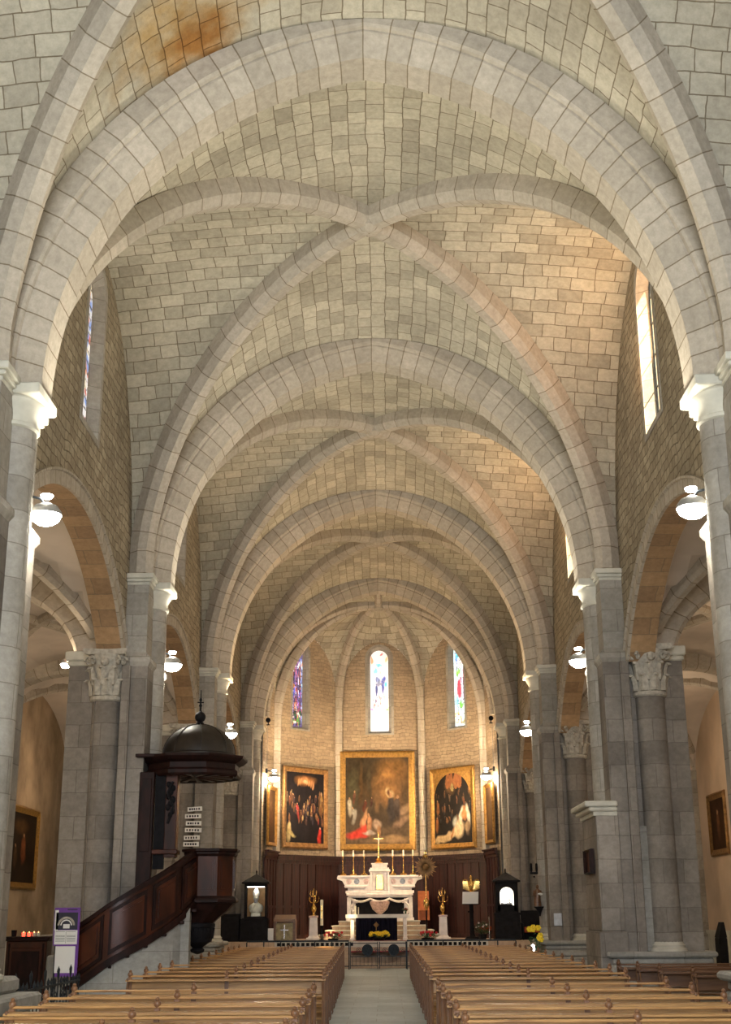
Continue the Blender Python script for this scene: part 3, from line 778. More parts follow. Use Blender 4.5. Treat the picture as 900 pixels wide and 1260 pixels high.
def make_pier(side, k, yk, extras):
    nm = 'left' if side < 0 else 'right'
    t = thing('compound_pier', extras['label'], 'pier', (0, yk, 0), group='compound piers of the nave')
    S = side; XC = 5.08 if side < 0 else 5.18
    def bx(g, x0, x1, y0, y1, z0, z1, b=0): g.box(S*x0, S*x1, y0, y1, z0, z1, b)
    # arcade core
    g = G(); bx(g, 4.785, 5.84, -.75, .75, .9, 6.42); bx(g, 4.62, 4.775, -.98, .98, .9, 6.12)
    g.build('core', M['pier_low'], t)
    # tall pilaster on the nave face, with cap
    g = G(); bx(g, 4.36, 4.80, -.86, .86, 6.2, 7.80)
    def ring(x, y, z): return [(S*x, -y, z), (S*4.8, -y, z), (S*4.8, y, z), (S*x, y, z)]
    g.loft([ring(4.31, .90, 6.12), ring(4.26, .95, 6.2), ring(4.26, .95, 6.28), ring(4.36, .86, 6.40)], cap=True)
    g.build('pilaster', M['pier'], t)
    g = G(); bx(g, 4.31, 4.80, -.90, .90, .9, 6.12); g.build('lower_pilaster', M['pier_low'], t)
    g = G()
    for (e, za, zb) in ((.02, 7.72, 7.78), (.06, 7.78, 7.84), (.10, 7.84, 7.94)): bx(g, 4.36-e, 4.80, -.86-e, .86+e, za, zb, .012)
    g.build('pilaster_cap', M['trim'], t)
    # round nave column
    zb = extras.get('zcol', .95)
    g = G(); g.lathe([(.31, zb), (.31, 7.38)], c=(S*4.45, 0, 0), n=28)
    g.build('half_column', M['pier'], t, smooth=40)
    g = G(); g.lathe([(.31, 7.36), (.345, 7.38), (.345, 7.42), (.315, 7.44), (.32, 7.52), (.37, 7.62), (.40, 7.68), (.40, 7.72), (.42, 7.74)], c=(S*4.45, 0, 0), n=28)
    bx(g, 4.02, 4.8, -.44, .44, 7.74, 7.88, .015)
    g.build('column_capital', M['trim'], t, smooth=35)
    # arcade columns and carved capitals (west and east)
    for q in (-1, 1):
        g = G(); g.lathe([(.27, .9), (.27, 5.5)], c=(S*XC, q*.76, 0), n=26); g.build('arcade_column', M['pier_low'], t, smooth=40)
        g = G(); corinthian(g, S*XC, q*.78, 5.55, 6.42, .285)
        if q < 0:
            g.build('carved_capital', M['carved'], t, smooth=30)
            cc = t.children[-1]
        else: g.build('carved_capital', M['carved'], t, smooth=30)
    g = G()
    for z0, z1, e in ((6.16, 6.26, .04), (6.26, 6.44, .08)): bx(g, 4.79-.0, 5.84+e, -.75-e, .75+e, z0, z1, .02)
    g.build('impost_moulding', M['trim'], t)
    # base
    g = G(); 
    if side < 0 and k == 1:
        bx(g, 3.98, 5.95, -1.05, 1.0, 0, .58, .03); bx(g, 3.88, 6.0, -1.12, 1.06, .58, .76, .03)
        bx(g, 4.12, 5.9, -1.0, .95, .76, .94, .04)
    elif k == 2 and side < 0:
        bx(g, 4.05, 5.86, -1.0, 1.1, 0, .94, .03)
    else:
        bx(g, 4.05, 6.02, -1.18, 1.18, 0, .55, .03); bx(g, 4.10, 5.97, -1.12, 1.12, .55, .72, .04); bx(g, 4.15, 5.92, -1.06, 1.06, .72, .84, .03); bx(g, 4.05, 5.98, -1.14, 1.14, .84, .94, .03)
    g.build('plinth', M['pier_base'], t)
    for (cx, cy, r) in ((4.45, 0, .31), (XC, -.76, .27), (XC, .76, .27)):
        if cx == 4.45 and zb > 2: continue
        g = G(); g.lathe([(r+.05, .92), (r+.07, .94), (r+.07, .98), (r+.03, 1.0), (r+.03, 1.02), (r+.045, 1.04), (r+.01, 1.07), (r, 1.1)], c=(S*cx, cy, 0), n=24)
        g.build('column_base', M['trim'], t, smooth=40)
    return t
PL = {(-1, 1): 'near pale stone pier with round column at the left edge of the view', (1, 1): 'near pale stone pier with round column at the right edge of the view',
      (-1, 2): 'stone pier with carved leafy capital on the left, behind the wooden pulpit', (1, 2): 'broad grey stone pier on the right with carved capital and blocky buttress',
      (-1, 3): 'stone pier on the left just beyond the pulpit dome, with white number strips on it', (1, 3): 'stone pier on the right with a small bracketed statue on it',
      (-1, 4): 'last pale stone pier on the left, at the edge of the apse', (1, 4): 'last pale stone pier on the right, at the edge of the apse'}
for side in (-1, 1):
    for k in (1, 2, 3, 4):
        ex = {'label': PL[(side, k)]}
        if side > 0 and k == 2: ex['zcol'] = 3.5
        t = make_pier(side, k, PY[k], ex)
        if side > 0 and k == 2:
            g = G(); g.box(3.95, 4.46, -.98, .70, .0, 1.28, .02); g.box(4.0, 4.42, -.95, .66, 1.28, 3.32, .015)
            g.build('buttress', M['pier_low'], t)
            g = G(); g.box(3.96, 4.40, -.97, .68, 3.28, 3.36, .01); g.box(3.88, 4.40, -1.02, .74, 3.36, 3.44, .02); g.box(3.80, 4.40, -1.06, .80, 3.44, 3.54, .02)
            g.build('buttress_cornice', M['trim'], t)
            g = G(); g.box(4.62, 5.02, -.86, -.70, .95, 3.1); g.build('patched_block', M['pier_base'], t)
# ================================================================= FLOODLIGHTS ON THE COLUMNS
def floodlight(x, y, z, dx, label, power, col, up=(0, 0, 1), warm=False, down=1.0):
    t = thing('floodlight', label, 'lamp', (x, y, z), group='floodlights on the columns')
    g = G(); g.tube([(-dx*.22, -.06, .22), (-dx*.08, 0, .2), (0, 0, .1)], .018, 6); g.box(-dx*.26-.04, -dx*.26+.04, -.1, -.02, .14, .30, .008); g.build('bracket', M['iron'], t)
    g = G(); g.lathe([(.05, .14), (.14, .10), (.20, .02), (.205, -.02)], n=18); g.build('housing', M['lampm'], t, smooth=40)
    g = G(); g.lathe([(.20, -.02), (.17, -.09), (.10, -.14), (.01, -.155)], n=18); g.build('lamp_glass', M['lampglow'], t, smooth=60)
    g = G(); g.lathe([(.02, .20), (.06, .205), (.08, .24), (.07, .25)], n=16); g.build('uplight_dish', M['lampglow'], t, smooth=40)
    lx, ly = x, y
    light('SPOT', 'uplight', (x+dx*.30, y+.10, z+.42), power, col, target=(x+dx*2.8+up[0], y+up[1], z+5.5), size=.12, spot=math.radians(150), blend=.9)
    light('POINT', 'lamp_glow', (x-dx*.04, y+.04, z-.26), 60*down, col, size=.12)
    return t
NEU = (1.0, .93, .78); WARM = (1.0, .74, .46)
FL = [(-1, 15.42, 6.46, 'bright floodlight on the round column at the left edge', 470, NEU), (1, 15.42, 6.46, 'bright floodlight on the round column at the right edge', 470, NEU),
      (-1, 25.42, 6.42, 'floodlight on the left pier behind the pulpit', 420, NEU), (1, 25.42, 6.42, 'floodlight on the right pier with the buttress', 420, NEU),
      (-1, 35.42, 6.38, 'floodlight on the left pier just right of the pulpit dome', 420, WARM), (1, 35.42, 6.38, 'floodlight on the right pier above the bracketed statue', 420, WARM)]
for s_, y, z, lab, pw, c in FL:
    floodlight(s_*4.08, y, z, -s_, lab, pw, c)
for s_, lab in ((-1, 'floodlight beside the apse on the last left pier'), (1, 'floodlight beside the apse on the last right pier')):
    floodlight(s_*3.72, 45.62, 6.2, -s_, lab, 330, WARM, up=(0, 1.5, 0), down=2.2)
    light('SPOT', 'altar_wash', (s_*3.7, 44.9, 6.3), 260, WARM, target=(-s_*.4, 46.8, 1.6), size=.1, spot=math.radians(75), blend=.8)
    light('SPOT', 'apse_wash', (s_*3.6, 45.7, 6.0), 700, WARM, target=(-s_*1.2, 49.3, 5.2), size=.1, spot=math.radians(120), blend=.8)
# aisle lamp behind the left pier
t = thing('aisle_lamp', 'glowing lamp on the aisle side of the pier by the pulpit', 'lamp', (-6.12, 25.0, 6.35))
g = G(); g.lathe([(.03, .12), (.09, .06), (.11, 0)], n=14); g.box(.0, .28, -.02, .02, .05, .09); g.build('housing', M['lampm'], t, smooth=40)
g = G(); g.lathe([(.10, 0), (.07, -.06), (.01, -.08)], n=14); g.build('lamp_glass', M['lampglow'], t, smooth=60)
light('POINT', 'aisle_lamp_light', (-6.12, 24.98, 6.18), 130, (1, .78, .55), size=.08)
for (x, y, e) in ((-8.2, 19.5, 110), (-8.4, 32.0, 55), (8.4, 38.5, 130), (8.2, 28.0, 120), (8.2, 18.0, 70), (-8.6, 39.5, 75)):
    light('POINT', 'aisle_light', (x, y, 5.6), e, (1, .76, .52), size=.2)
for s_ in (-1, 1):
    g = thing('camera_spotlight', 'small black spotlight on the capital at the %s side of the apse arch' % ('left' if s_ < 0 else 'right'), 'spotlight', (s_*3.86, 44.62, 7.88), group='small black spotlights on the apse capitals')
    q = G(); q.lathe([(.02, 0), (.07, .0), (.085, .16), (.08, .17)], n=12, ax='y', c=(0, .05, .16)); q.build('body', M['black'], g, smooth=40)
    q = G(); q.box(-.015, .015, -.02, .02, 0, .12); q.box(-.06, .06, -.05, .05, 0, .02); q.build('bracket', M['black'], g)

# ================================================================= SANCTUARY
DZ = .78
g = G()
for i, (y, z) in enumerate(((42.0, .16), (42.35, .32), (42.7, .47), (43.05, DZ))):
    g.box(-5.8, 5.8, y, 45.44, (0 if i == 0 else [0, .16, .32, .47][i]), z)
g.box(-3.8, 3.8, 45.44, 46.99, 0, DZ); g.prism([(-3.75, 46.98), (3.75, 46.98), (1.58, 49.36), (-1.58, 49.36)], 0, DZ)
struct(g, 'floor_sanctuary', M['dais'], 'raised stone floor and steps of the sanctuary')
g = G()
for s_ in (-1, 1):
    x = 0.9
    while x < 3.3:
        g.box(s_*x, s_*(x+.10), 43.02, 43.045, .64, .74, mi=0); x += .155
g.box(-3.4, 3.4, 43.04, 43.06, .60, DZ, mi=1)
struct(g, 'trim_200', [M['black'], M['trim']], 'pale dado strip with small dark squares on the sanctuary step')
g = G(); g.box(-.95, .9, 42.0, 43.4, .475, .49); g.box(-.9, .85, 43.06, 43.5, DZ, DZ+.008)
tag(g.build('carpet_runner', M['carpet']), 'dark red carpet on the sanctuary steps behind the iron gate', 'carpet')

# choir panelling
t = thing('choir_panelling', 'dark reddish-brown wooden panelling lining the lower apse wall', 'panelling', (0, 47, DZ))
def offp(i, j, d):   # shrink towards the middle
    x, y, _ = AV[i]; return Vector((x*(1-d/3.8), y-47-(d if i in (2, 3) else d*.35)))
for i in range(5):
    a, b = offp(i, 0, .10), offp(i+1, 0, .10)
    if i == 0: a = Vector((-4.0, -1.5))
    if i == 4: b = Vector((4.0, -1.5))
    L = (b-a).length; d = (b-a)/L; n_ = Vector((d.y, -d.x)); 
    if (Vector((0, -.4))-a).dot(n_) < 0: n_ = -n_
    hgt = 2.86 if i in (1, 2, 3) else 2.96
    g = G(); nb = max(2, int(L/.36))
    def quad(s0, s1, z0, z1, e0, e1):
        c = [a+d*s0+n_*e0, a+d*s1+n_*e0, a+d*s1+n_*e1, a+d*s0+n_*e1]
        g.loft([[(p.x, p.y, z0) for p in c], [(p.x, p.y, z1) for p in c]], cap=True)
    quad(0, L, 0, hgt-.25, -.04, .0)
    for q in range(nb+1): quad(max(0, L*q/nb-.035), min(L, L*q/nb+.035), .12, hgt-.28, 0, .025)
    quad(0, L, 0, .14, 0, .05); quad(0, L, 1.05, 1.13, 0, .03)
    g.build('panel_board', M['panel'], t)
    g = G(); quad(0, L, hgt-.30, hgt-.18, 0, .05); quad(0, L, hgt-.18, hgt-.06, 0, .10); quad(0, L, hgt-.06, hgt, 0, .16)
    g.build('cornice', M['panel'], t)

# ---- framed paintings
def frame(t, w_, h_, fw, mat, depth=.09):
    pr = [(0, 0), (0, depth*.6), (fw*.25, depth), (fw*.45, depth*.7), (fw*.8, depth*.45), (fw, depth*.3), (fw, 0)]
    cs = [(-1, -1), (1, -1), (1, 1), (-1, 1)]
    loops = []
    for (sx, sz) in cs:
        loops.append([(sx*(w_/2-q), -r, sz*(h_/2-q)) for q, r in pr])
    loops.append(loops[0]); g = G(); g.loft(loops, closed=True)
    g.build('frame', mat, t)
    g = G(); g.box(-w_/2+.01, w_/2-.01, -.01, .0, -h_/2+.01, h_/2-.01); g.build('back_board', M['mahodk'], t)
def painting(label, loc, rz, w_, h_, fw, img, mat=None, arched=False, tilt=0.0):
    t = thing('framed_painting', label, 'painting', loc, rz); t.rotation_euler = (tilt, 0, rz)
    frame(t, w_, h_, fw, mat or M['gilt'])
    img = np.clip(img, 0, 1)**1.22
    c = canvas('canvas', w_-1.9*fw, h_-1.9*fw, img, M['paint'], t); c.location = (0, -.02, 0)
    if arched:
        iw, ih = w_-1.9*fw, h_-1.9*fw; g = G(); r = iw/2-.03; zc = ih/2-r-.03
        for s_ in (-1, 1):
            arcp = [(s_*r*math.cos(PI/2*i/12), zc+r*math.sin(PI/2*i/12)) for i in range(13)]
            o = len(g.v)
            outer = [(s_*iw/2, zc)] + [(s_*iw/2, zc+(ih/2-zc)*i/6) for i in range(1, 7)] + [(s_*iw/2*(1-i/6), ih/2) for i in range(1, 7)]
            for (p, q) in zip(arcp, outer): g.v += [(p[0], -.045, p[1]), (q[0], -.045, q[1])]
            for i in range(12): g.face((o+2*i, o+2*i+1, o+2*i+3, o+2*i+2))
        g.build('arched_spandrel', mat or M['gilt'], t)
    return t
E_ = lambda cx, cy, rx, ry, col, soft=.35, rot=0: ('e', cx, cy, rx, ry, col, soft, rot)
def figure(cx, cy, h, robe, skin=(.42, .26, .15), lean=0, halo=False):
    o = []
    if halo: o.append(E_(cx, cy-h*.39, h*.13, h*.10, (.50, .38, .22), .3))
    o += [E_(cx+lean*h*.2, cy+h*.12, h*.17, h*.38, robe, .3, lean*.4), E_(cx, cy-h*.15, h*.13, h*.18, tuple(min(1, q*1.3) for q in robe), .3, lean*.3), E_(cx-lean*h*.05, cy-h*.38, h*.065, h*.065, skin, .25)]
    return o
shp = [E_(.62, .28, .33, .20, (.24, .14, .06), .4, -.2), E_(.72, .12, .22, .10, (.22, .13, .05), .5), E_(.78, .5, .16, .2, (.15, .10, .055), .5), E_(.6, .24, .14, .10, (.36, .21, .085), .5, -.3), E_(.68, .40, .16, .14, (.30, .18, .08), .4, .3), E_(.55, .34, .18, .04, (.24, .14, .06), .4, -.5),
       E_(.5, .5, .04, .12, (.22, .14, .07), .5), E_(.5, .92, .6, .13, (.15, .11, .07), .5), E_(.65, .95, .25, .04, (.36, .25, .14), .5), E_(.2, .15, .3, .3, (.06, .045, .025), .5), E_(.12, .38, .08, .2, (.10, .09, .05), .5), E_(.38, .3, .03, .22, (.09, .07, .04), .5), E_(.25, .3, .03, .22, (.12, .07, .03), .5),
       E_(.9, .62, .12, .05, (.28, .2, .13), .4, -.5), E_(.88, .75, .12, .04, (.27, .19, .13), .4, -.5)]
shp += figure(.14, .46, .16, (.16, .08, .05)) + figure(.06, .56, .22, (.36, .33, .26), lean=.2) + figure(.3, .56, .15, (.13, .05, .03)) + figure(.4, .52, .12, (.10, .05, .04)) + figure(.12, .66, .2, (.30, .29, .25), lean=.6)
shp += figure(.72, .58, .40, (.07, .06, .055), halo=True) + figure(.82, .57, .32, (.09, .07, .06)) + [E_(.67, .395, .04, .04, (.50, .38, .22), .3), E_(.69, .40, .025, .03, (.22, .12, .07), .3)]
shp += [E_(.2, .88, .17, .05, (.55, .07, .05), .3, -.1), E_(.29, .83, .04, .08, (.52, .08, .05), .3)] + figure(.37, .76, .26, (.40, .22, .12), lean=.2) + [E_(.3, .7, .025, .11, (.46, .27, .15), .3, .45), E_(.5, .78, .06, .05, (.42, .32, .24), .3), E_(.52, .85, .03, .06, (.34, .2, .11), .3), E_(.37, .87, .09, .02, (.45, .38, .33), .3)]
img = paint_grid(110, 140, (.10, .075, .05), shp, seed=5)
painting('largest gilt-framed painting, central above the altar, with robed figures among rocks', (-.13, 49.27, 5.68), 0, 2.86, 3.66, .24, img)
shp = [E_(.5, .12, .22, .06, (.36, .18, .06), .5)] + [E_(.32+.055*i, .15-.03*math.sin(i*.6), .025, .05, (.50, .28, .14), .3, .3) for i in range(8)] + [E_(.5, .14, .06, .02, (.7, .5, .3), .3)]
for (x, y, h, c) in ((.04, .36, .16, (.16, .12, .09)), (.18, .36, .14, (.20, .09, .05)), (.1, .42, .14, (.18, .08, .05)), (.62, .38, .13, (.24, .07, .05)), (.78, .36, .14, (.25, .09, .05)), (.92, .42, .34, (.34, .22, .08)), (.3, .52, .16, (.36, .05, .06)), (.46, .50, .15, (.46, .32, .18)), (.55, .52, .14, (.22, .16, .09)), (.66, .53, .12, (.36, .24, .1)), (.74, .5, .14, (.14, .06, .06)), (.08, .82, .34, (.44, .36, .20)), (.88, .88, .24, (.42, .05, .04)), (.44, .63, .10, (.5, .38, .2))): shp += figure(x, y, h, c, (.55, .38, .24))
shp += [E_(.14, .88, .12, .025, (.42, .36, .18), .3, .2)]
R_ = random.Random(31)
for j in range(46):
    yy = .30+.40*R_.random(); shp += figure(.04+.92*R_.random(), yy, .07+.09*R_.random(), R_.choice([(.16, .09, .05), (.10, .06, .05), (.22, .12, .06), (.06, .05, .06), (.26, .06, .05), (.30, .22, .12)]), (.38, .25, .15), lean=R_.random()-.5)
img = paint_grid(80, 120, (.022, .018, .022), shp, seed=8)
def on_wall(i, s, z, off):
    a, b = Vector(AV[i][:2]), Vector(AV[i+1][:2]); L = (b-a).length; d = (b-a)/L; nrm = Vector((d.y, -d.x))
    if (Vector((0, 46.6))-a).dot(nrm) < 0: nrm = -nrm
    p = a+d*s+nrm*off; return (p.x, p.y, z), math.atan2(nrm.x, -nrm.y)
l_, r_ = on_wall(1, 1.42, 5.33, .12)
painting('dark crowded painting in a worn gilt frame, left of the central painting', l_, r_, 2.30, 2.90, .20, img, M['giltdk'])
R_ = random.Random(77)
shp = [E_(.45, .16, .12, .12, (.20, .12, .06), .5)]
for j in range(34): shp += figure(.05+.9*R_.random(), .25+.45*R_.random(), .06+.09*R_.random(), R_.choice([(.12, .07, .04), (.08, .05, .04), (.18, .1, .05), (.05, .05, .05)]), (.28, .17, .1), lean=R_.random()-.5) + [E_(x, .12, .045, .09, (.32, .15, .07), .3) for x in (.38, .48, .6, .68)] + [E_(.5, .2, .03, .05, (.34, .28, .14), .3)]
for (x, y, h, c) in ((.1, .48, .22, (.24, .12, .05)), (.3, .30, .12, (.15, .09, .05)), (.42, .36, .10, (.16, .11, .07)), (.6, .38, .10, (.2, .10, .06)), (.3, .5, .12, (.2, .11, .05)), (.42, .5, .1, (.12, .09, .07)), (.8, .42, .12, (.16, .07, .04)), (.08, .72, .24, (.26, .12, .05))): shp += figure(x, y, h, c)
shp += [E_(.72, .62, .05, .12, (.66, .60, .50), .3, .3), E_(.9, .6, .05, .13, (.66, .60, .50), .3, -.25), E_(.8, .60, .07, .07, (.52, .26, .12), .3), E_(.8, .52, .035, .03, (.42, .22, .1), .3), E_(.56, .72, .07, .09, (.4, .4, .36), .3),
        E_(.66, .80, .14, .10, (.62, .50, .33), .3, -.4), E_(.45, .88, .25, .055, (.60, .46, .28), .3, -.25), E_(.2, .93, .2, .05, (.5, .38, .22), .3, -.1), E_(.88, .78, .06, .1, (.3, .22, .14), .3), E_(.47, .87, .03, .08, (.4, .2, .09), .3, .5)]
img = paint_grid(80, 120, (.03, .025, .022), shp, seed=11)
l_, r_ = on_wall(3, 1.66, 5.30, .12)
painting('round-topped painting with a white-robed angel in a broad gilt frame, right of centre', l_, r_, 2.30, 2.92, .20, img, arched=True)
img = paint_grid(40, 60, (.10, .06, .035), [E_(.5, .5, .3, .3, (.16, .09, .05), .6), E_(.4, .3, .1, .1, (.22, .14, .08))], seed=3)
painting('narrow-looking gilt-framed painting on the left side wall of the apse', (-3.86, 46.2, 4.92), PI/2-.19, 1.15, 2.05, .13, img)
painting('narrow-looking gilt-framed painting on the right side wall of the apse', (3.86, 46.2, 4.95), -PI/2+.19, 1.15, 2.05, .13, paint_grid(40, 60, (.13, .08, .05), [E_(.5, .6, .3, .3, (.2, .13, .07), .6)], seed=4))
shp = figure(.6, .5, .45, (.18, .07, .03)) + figure(.35, .62, .35, (.10, .06, .03)) + [E_(.5, .2, .2, .1, (.12, .07, .03))]
painting('dark painting in a plain gold frame on the left aisle wall', (-10.79, 39.45, 3.57), PI/2, 3.75, 2.4, .2, paint_grid(70, 50, (.035, .022, .012), shp, seed=6))
painting('small dark framed painting on the right aisle wall', (10.79, 42.1, 4.27), -PI/2, 2.2, 1.95, .2, paint_grid(50, 44, (.07, .035, .018), figure(.5, .5, .6, (.16, .08, .04)), seed=9), M['giltdk'])
img = paint_grid(40, 30, (.14, .06, .035), [E_(.5, .55, .12, .25, (.07, .03, .02)), E_(.45, .3, .08, .06, (.22, .12, .07))], seed=2)
painting('tiny reddish-brown picture hanging on the buttress of the right pier', (3.985, 24.72, 2.50), -PI/2, .78, .44, .05, img, M['mahodk'])

# ---- altar steps
g = G()
for i, (x0, x1, y0) in enumerate(((-2.15, 2.0, 45.95), (-1.92, 1.78, 46.18), (-1.70, 1.55, 46.4), (-1.48, 1.32, 46.62))):
    g.box(x0, x1, y0, 48.6, DZ+.15*i, DZ+.15*i+.11, .0); g.box(x0-.03, x1+.03, y0-.03, 48.6, DZ+.15*i+.11, DZ+.15*(i+1), .012, mi=1)
o = tag(g.build('altar_steps', [M['dais'], M['trim']]), 'four pale stone steps rising to the marble altar', 'steps')

# ---- high altar
AZ = DZ+.60
t = thing('high_altar', 'white and pink marble altar with tiered gradine and tabernacle', 'altar', (-.06, 47.5, AZ))
g = G(); g.box(-1.20, 1.20, -.12, .75, 0, .10, .01)
for s_ in (-1, 1):
    g.box(s_*1.02, s_*1.16, -.10, .1, .10, .80, .01); g.box(s_*.86, s_*.98, -.06, .1, .10, .74, .01)
g.build('altar_base', M['marble'], t)
g = G(); g.box(-1.18, 1.18, -.18, .45, .84, .93, .015); g.box(-1.12, 1.12, -.12, .45, .78, .84, .01)
pts = []
for i in range(25):
    x = -1.02+2.04*i/24; z = .74-.10*abs(math.sin(i/24*PI*3)); pts.append((x, -.13, z))
g.tube(pts, .045, 6); g.build('mensa', M['marble'], t)
g = G(); g.box(-.98, .98, .02, .10, .10, .78); g.build('frontal_panel', M['black'], t)
g = G(); g.lathe([(.02, .06), (.10, .10), (.26, .24), (.34, .42), (.36, .50), (.30, .52)], c=(0, -.02, .14), n=18); g.build('sarcophagus_bowl', M['marblep'], t, smooth=40)
g = G()
for s_ in (-1, 1):
    pts = []
    for i in range(14):
        a = i/13*4.5; r = .16*(1-i/16); pts.append((s_*(.94-r*math.cos(a)), -.1, .62-.30*(i/13)+r*math.sin(a)*.6))
    g.tube(pts, .04, 6); g.sphere((s_*.92, -.1, .28), .09, 8)
g.build('side_scroll', M['marble'], t, smooth=50)
g = G(); g.box(-1.22, 1.22, .05, .60, .93, 1.02, .01); g.box(-1.14, 1.14, .1, .6, 1.02, 1.12, .0); g.box(-1.26, 1.26, .02, .62, 1.12, 1.2, .015)
for s_ in (-1, 1):
    g.loft([[(s_*1.2, .05, 1.12), (s_*1.2, .6, 1.12), (s_*1.2, .6, 1.5), (s_*1.2, .05, 1.5)], [(s_*1.34, .05, 1.36), (s_*1.34, .6, 1.36), (s_*1.34, .6, 1.5), (s_*1.34, .05, 1.5)], [(s_*1.52, .05, 1.42), (s_*1.52, .6, 1.42), (s_*1.52, .6, 1.5), (s_*1.52, .05, 1.5)]], cap=True)
g.box(-1.2, 1.2, .08, .6, 1.2, 1.46, .0); g.box(-1.5, 1.5, .03, .62, 1.46, 1.54, .015)
gr = g.build('gradine', M['marble'], t)
for x, m_ in ((-1.1, 'marblep'), (-.82, 'marbleg'), (-.48, 'marblep'), (.48, 'marblep'), (.82, 'marbleg'), (1.1, 'marblep')):
    g = G(); g.lathe([(.001, -.012), (.085, -.012), (.10, 0)], c=(x, .075, 1.33), n=16, ax='y'); g.build('inlay_medallion', M[m_], gr)
g = G(); g.box(-.34, .34, -.05, .6, .93, 1.0, .01); g.box(-.26, .26, .0, .6, 1.0, 1.74, .0)
for s_ in (-1, 1):
    g.box(s_*.27, s_*.34, -.04, .05, 1.0, 1.66, .01); g.box(s_*.17, s_*.23, -.03, .03, 1.02, 1.62, .005)
    g.loft([[(s_*.34, .0, .95), (s_*.34, .3, .95), (s_*.34, .3, 1.5), (s_*.34, .0, 1.5)], [(s_*.46, .0, .95), (s_*.46, .3, .95), (s_*.46, .3, 1.15), (s_*.46, .0, 1.15)], [(s_*.58, .0, .95), (s_*.58, .3, .95), (s_*.58, .3, 1.02), (s_*.58, .0, 1.02)]], cap=True)
g.box(-.38, .38, -.07, .6, 1.66, 1.74, .015); g.box(-.34, .34, -.04, .6, 1.74, 1.80, .01); g.box(-.27, .27, 0, .55, 1.80, 1.92, .01); g.box(-.30, .30, -.02, .56, 1.92, 1.96, .01)
tb = g.build('tabernacle', M['marble'], t)
g = G()
prof = [(-.12, 1.06), (.12, 1.06)] + [(.12*math.cos(PI*i/10), 1.42+.14*math.sin(PI*i/10)) for i in range(11)]
g.loft([[(x, -.035, z) for x, z in prof], [(x, .0, z) for x, z in prof]], cap=True); g.tube([(x*1.05, -.03, 1.3+(z-1.3)*1.03) for x, z in prof], .012, 5, closed=True)
g.build('gilded_door', M['gold'], tb)

def candlestick(label, x, y, z, h, grp='six brass altar candlesticks'):
    t = thing('candlestick', label, 'candlestick', (x, y, z), group=grp)
    s = h/.9
    g = G()
    g.lathe([(.10*s, 0), (.105*s, .02*s), (.06*s, .06*s), (.035*s, .12*s), (.045*s, .15*s), (.02*s, .18*s), (.016*s, .24*s), (.03*s, .30*s), (.016*s, .34*s), (.014*s, .46*s), (.028*s, .50*s), (.014*s, .54*s), (.018*s, .62*s), (.045*s, .66*s), (.05*s, .68*s), (.02*s, .68*s)], n=12)
    for j in range(3):
        a = PI/6+j*2*PI/3; g.tube([(.05*math.cos(a), .05*math.sin(a), .07*s), (.11*math.cos(a), .11*math.sin(a), .04), (.13*math.cos(a), .13*math.sin(a), .015)], .018, 5)
    g.build('stem', M['gold'], t, smooth=40)
    g = G(); g.lathe([(.026, .68*s), (.026, .895*s), (.008, .9*s)], n=10); g.build('candle', M['wax'], t, smooth=40)
    return t
names = ['outermost left', 'middle left', 'inner left', 'inner right', 'middle right', 'outermost right']
for x, nm in zip((-1.38, -1.0, -.62, .42, .80, 1.14), names):
    candlestick('%s of the six brass candlesticks standing on the altar gradine' % nm, x, 47.82, AZ+1.545, .88)
t = thing('altar_crucifix', 'tall brass crucifix standing on top of the tabernacle', 'crucifix', (-.09, 47.78, AZ+1.965))
g = G(); g.lathe([(.14, 0), (.15, .02), (.10, .06), (.07, .10), (.11, .12), (.05, .18), (.03, .26), (.035, .28), (.015, .30)], n=14); g.build('foot', M['gold'], t, smooth=40)
g = G(); g.box(-.014, .014, -.012, .012, .28, 1.06, .004); g.box(-.17, .17, -.012, .012, .84, .875, .004)
for p in ((-.17, .857), (.17, .857), (0, 1.06)): g.sphere((p[0], 0, p[1]), .025, 8)
g.build('cross', M['gold'], t)
g = G(); g.tube([(-.13, -.02, .87), (0, -.03, .82), (.13, -.02, .87)], .010, 5); g.tube([(0, -.03, .83), (.01, -.035, .72), (-.005, -.03, .6)], [.02, .017, .009], 6); g.sphere((0, -.035, .865), .022, 8); g.build('corpus', M['bust'], t)

# ---- free-standing altar
t = thing('altar_table', 'free-standing altar table draped in dark cloth before the marble altar', 'altar', (-.1, 44.6, DZ))
g = G(); g.box(-1.06, 1.02, -.32, .42, .72, .80, .01); g.build('table_top', M['linen'], t)
g = G()
for x in (-.92, .82):
    g = G(); g.box(x, x+.12, -.26, -.14, .01, .72, .01); g.box(x-.02, x+.14, -.28, -.12, 0, .08, .01); g.build('leg', M['marble'], t)
    g = G(); g.box(x, x+.12, .26, .38, .0, .72, .01); g.build('leg', M['marble'], t)
g = G(); lo = []
for z in (.70, .45, .2, .0):
    lo.append([(-.74+1.36*i/48, -.36 - .012*math.sin(i*1.3)*(1-z), z+.0) for i in range(49)] + [(.62-1.36*i/48, -.30, z) for i in range(49)])
g.loft(lo, cap=True); ft = g.build('antependium', M['cloth'], t, smooth=40)
g = G(); g.box(-.012-.07, .012-.07, -.385, -.372, .30, .58); g.box(-.16, .02, -.385, -.372, .47, .49); g.lathe([(.055, -.01), (.07, -.01), (.07, .01), (.055, .01), (.055, -.01)], c=(-.07, -.378, .48), n=16, ax='y')
g.build('embroidered_cross', M['giltdk'], ft)
g = G(); lo = [[(-1.07, -.33, .805), (1.03, -.33, .805), (1.03, .43, .805), (-1.07, .43, .805)], [(-1.07, -.33, .815), (1.03, -.33, .815), (1.03, .43, .815), (-1.07, .43, .815)]]
g.loft(lo, cap=True)
